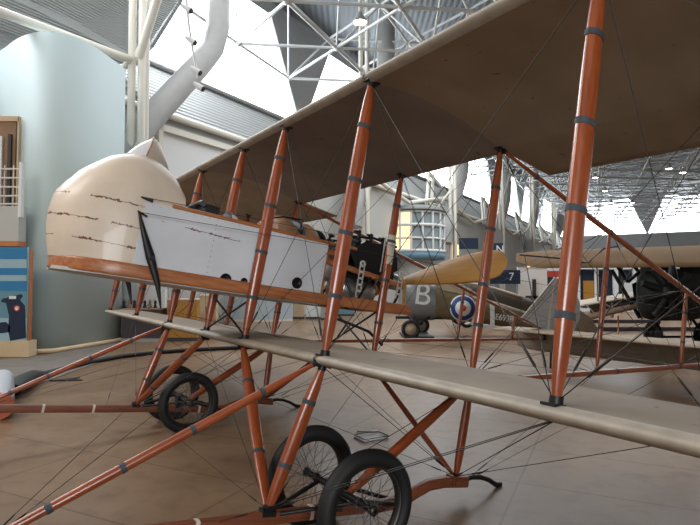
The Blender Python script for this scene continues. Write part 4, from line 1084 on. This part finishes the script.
for u in (653, 704):
    c_ = wl(u, 325, 13.0); c_.z = .38
    b = MB(); b.lathe([(.30+.07*math.cos(q), .07*math.sin(q)) for q in [2*PI*k/8 for k in range(8)]], c_, 'x', 28, close=True); wh = b.build('wheel', M['rubber'], tb)
    b = MB(); b.lathe([(.001, -.06), (.26, -.02), (.26, .02), (.001, .06)], c_, 'x', 24); b.build('wheel_cover', M['black_metal'], wh)
    b = MB(); b.tube([c_, wl((u+672)/2, 312, 12.9)], .035, 8); b.build('gear_strut', M['black_metal'], tb)
b = MB(); c_ = wl(672, 325, 13.0); b.tube([(wl(653, 1, 13).x, c_.y, .38), (wl(704, 1, 13).x, c_.y, .38)], .03, 8); b.build('axle', M['black_metal'], tb)
b = MB(); b.prism([(590, 305), (652, 294), (652, 303), (640, 308), (590, 320)], 13.55, 13.6, lambda u_, v_, d: wl(u_, v_, d)); b.build('dark_bay_cover', M['olive2'], tb)
b = MB(); b.prism([(632, 284), (656, 272), (660, 318), (645, 316), (634, 300)], 13.3, 13.5, lambda u_, v_, d: wl(u_, v_, d)); b.build('side_cowling', ENG, tb)
# long low dark rails on the floor under it
for u0, u1, v, l in ((560, 660, 323, 'long low dark rail on the floor under the tan winged biplane'), (574, 700, 331, 'nearer low dark rail on the floor beside the tan winged biplane')):
    p0, p1 = FL(u0, v), FL(u1, v); b = MB(); b.box(((p0.x+p1.x)/2, p0.y, .07), (p1.x-p0.x, .12, .14)); tag(b.build('floor_rail', M['dark']), l, 'rail')
b = MB(); p = FL(618.5, 337); b.lathe([(.10, 0), (.10, .02), (.022, .04), (.022, .62), (.03, .66), (.001, .67)], (0, 0, 0), 'z', 12); o = b.build('barrier_post', M['strut']); o.location = p; tag(o, 'short reddish wooden barrier post on the floor beyond the tailplane', 'post')

# hanging hall lamps
LB = emis('lamp_glow', (1.0, .86, .70), 30)
first = None
for i, (u, v, hz, lab) in enumerate(((360, 23, 13.4, 'glowing round ceiling lamp hanging in the truss above the upper wing edge'), (595, 178, 13.2, 'ceiling lamp right above the big front strut, nearer and higher of the far row'), (605, 191, 13.2, 'warm ceiling lamp just right of the big front strut'), (611, 203, 13.2, 'small distant ceiling lamp beside the big front strut above the bright window'), (632, 203, 13.2, 'small distant ceiling lamp above the right bright window'), (669, 169, 13.2, 'warm ceiling lamp under the wing edge at right'), (683, 173, 13.2, 'ceiling lamp farthest to the right under the wing edge'))):
    Y = (hz-EYE)*F/(284-v)*.998; p = W(u, v, Y)
    if first is None:
        first = root('ceiling_lamp', lab, 'lamp', p, group='hall ceiling lamps')
        b = MB(); b.lathe([(.10, .5), (.12, .42), (.30, .10), (.34, 0), (.33, 0), (.28, .1)], (0, 0, 0), 'z', 20); b.build('lamp_shade', M['duct'], first)
        b = MB(); b.lathe([(.001, .02), (.27, .02), (.27, .06), (.001, .08)], (0, 0, 0), 'z', 20); b.build('bulb_lens', LB, first)
        b = MB(); b.tube([(0, 0, .5), (0, 0, 1.3)], .02, 6); b.build('hanging_rod', M['duct'], first)
    else:
        d = dup(first); d.location = p; d['label'] = lab

# ---------------------------------------------------------------- light
wd = bpy.data.worlds.new('world'); SC.world = wd; wd.use_nodes = True
bgn = wd.node_tree.nodes['Background']; bgn.inputs[0].default_value = (1, .95, .89, 1); bgn.inputs[1].default_value = .25
def area(name, loc, rot, sx, sy, power, col):
    l = bpy.data.lights.new(name, 'AREA'); l.shape = 'RECTANGLE'; l.size = sx; l.size_y = sy; l.energy = power; l.color = col
    o = bpy.data.objects.new(name, l); COL.objects.link(o); o.location = loc; o.rotation_euler = rot; return o
sp_ = area('side_fill', (2.5, -8, 3.0), (Vector((-1.2, 4.3, 2.0))-Vector((2.5, -8, 3.0))).to_track_quat('-Z', 'Y').to_euler(), 5, 2.6, 125, (.93, .97, 1)); sp_.data.spread = math.radians(80)  # added fill behind the camera, brightens the nacelle side
# soft overhead fill added under the closed roof deck; clerestory daylight further down
area('roof_fill', (-4, 17, 13.6), (0, 0, 0), 16, 14, 1150, (.95, .98, 1))
area('roof_fill', (14, 30, 13.6), (0, 0, 0), 26, 24, 4200, (.95, .98, 1))
area('hall_fill', (2, -4, 9), (math.radians(18), 0, 0), 10, 6, 70, (1, .88, .74))  # added warm fill above and behind the camera
area('hall_fill', (-9, 1, 9), (math.radians(35), 0, 0), 5, 4, 650, (1, .92, .82))  # added warm fill for the aqua annex and the nose
d = -(Hp(0, 1, 0)-Hp(0, 0, 0)); d = Vector((d.x, d.y, -.35))
o = area('clerestory_daylight', Hp(8, 20.2, 15), d.to_track_quat('-Z', 'Y').to_euler(), 26, 5.5, 3600, (.9, .95, 1))
SC.cycles.use_denoising = True
vs = SC.view_settings; vs.view_transform = 'Standard'; vs.look = 'None'; vs.exposure = .15; vs.gamma = 1; vs.use_curve_mapping = False
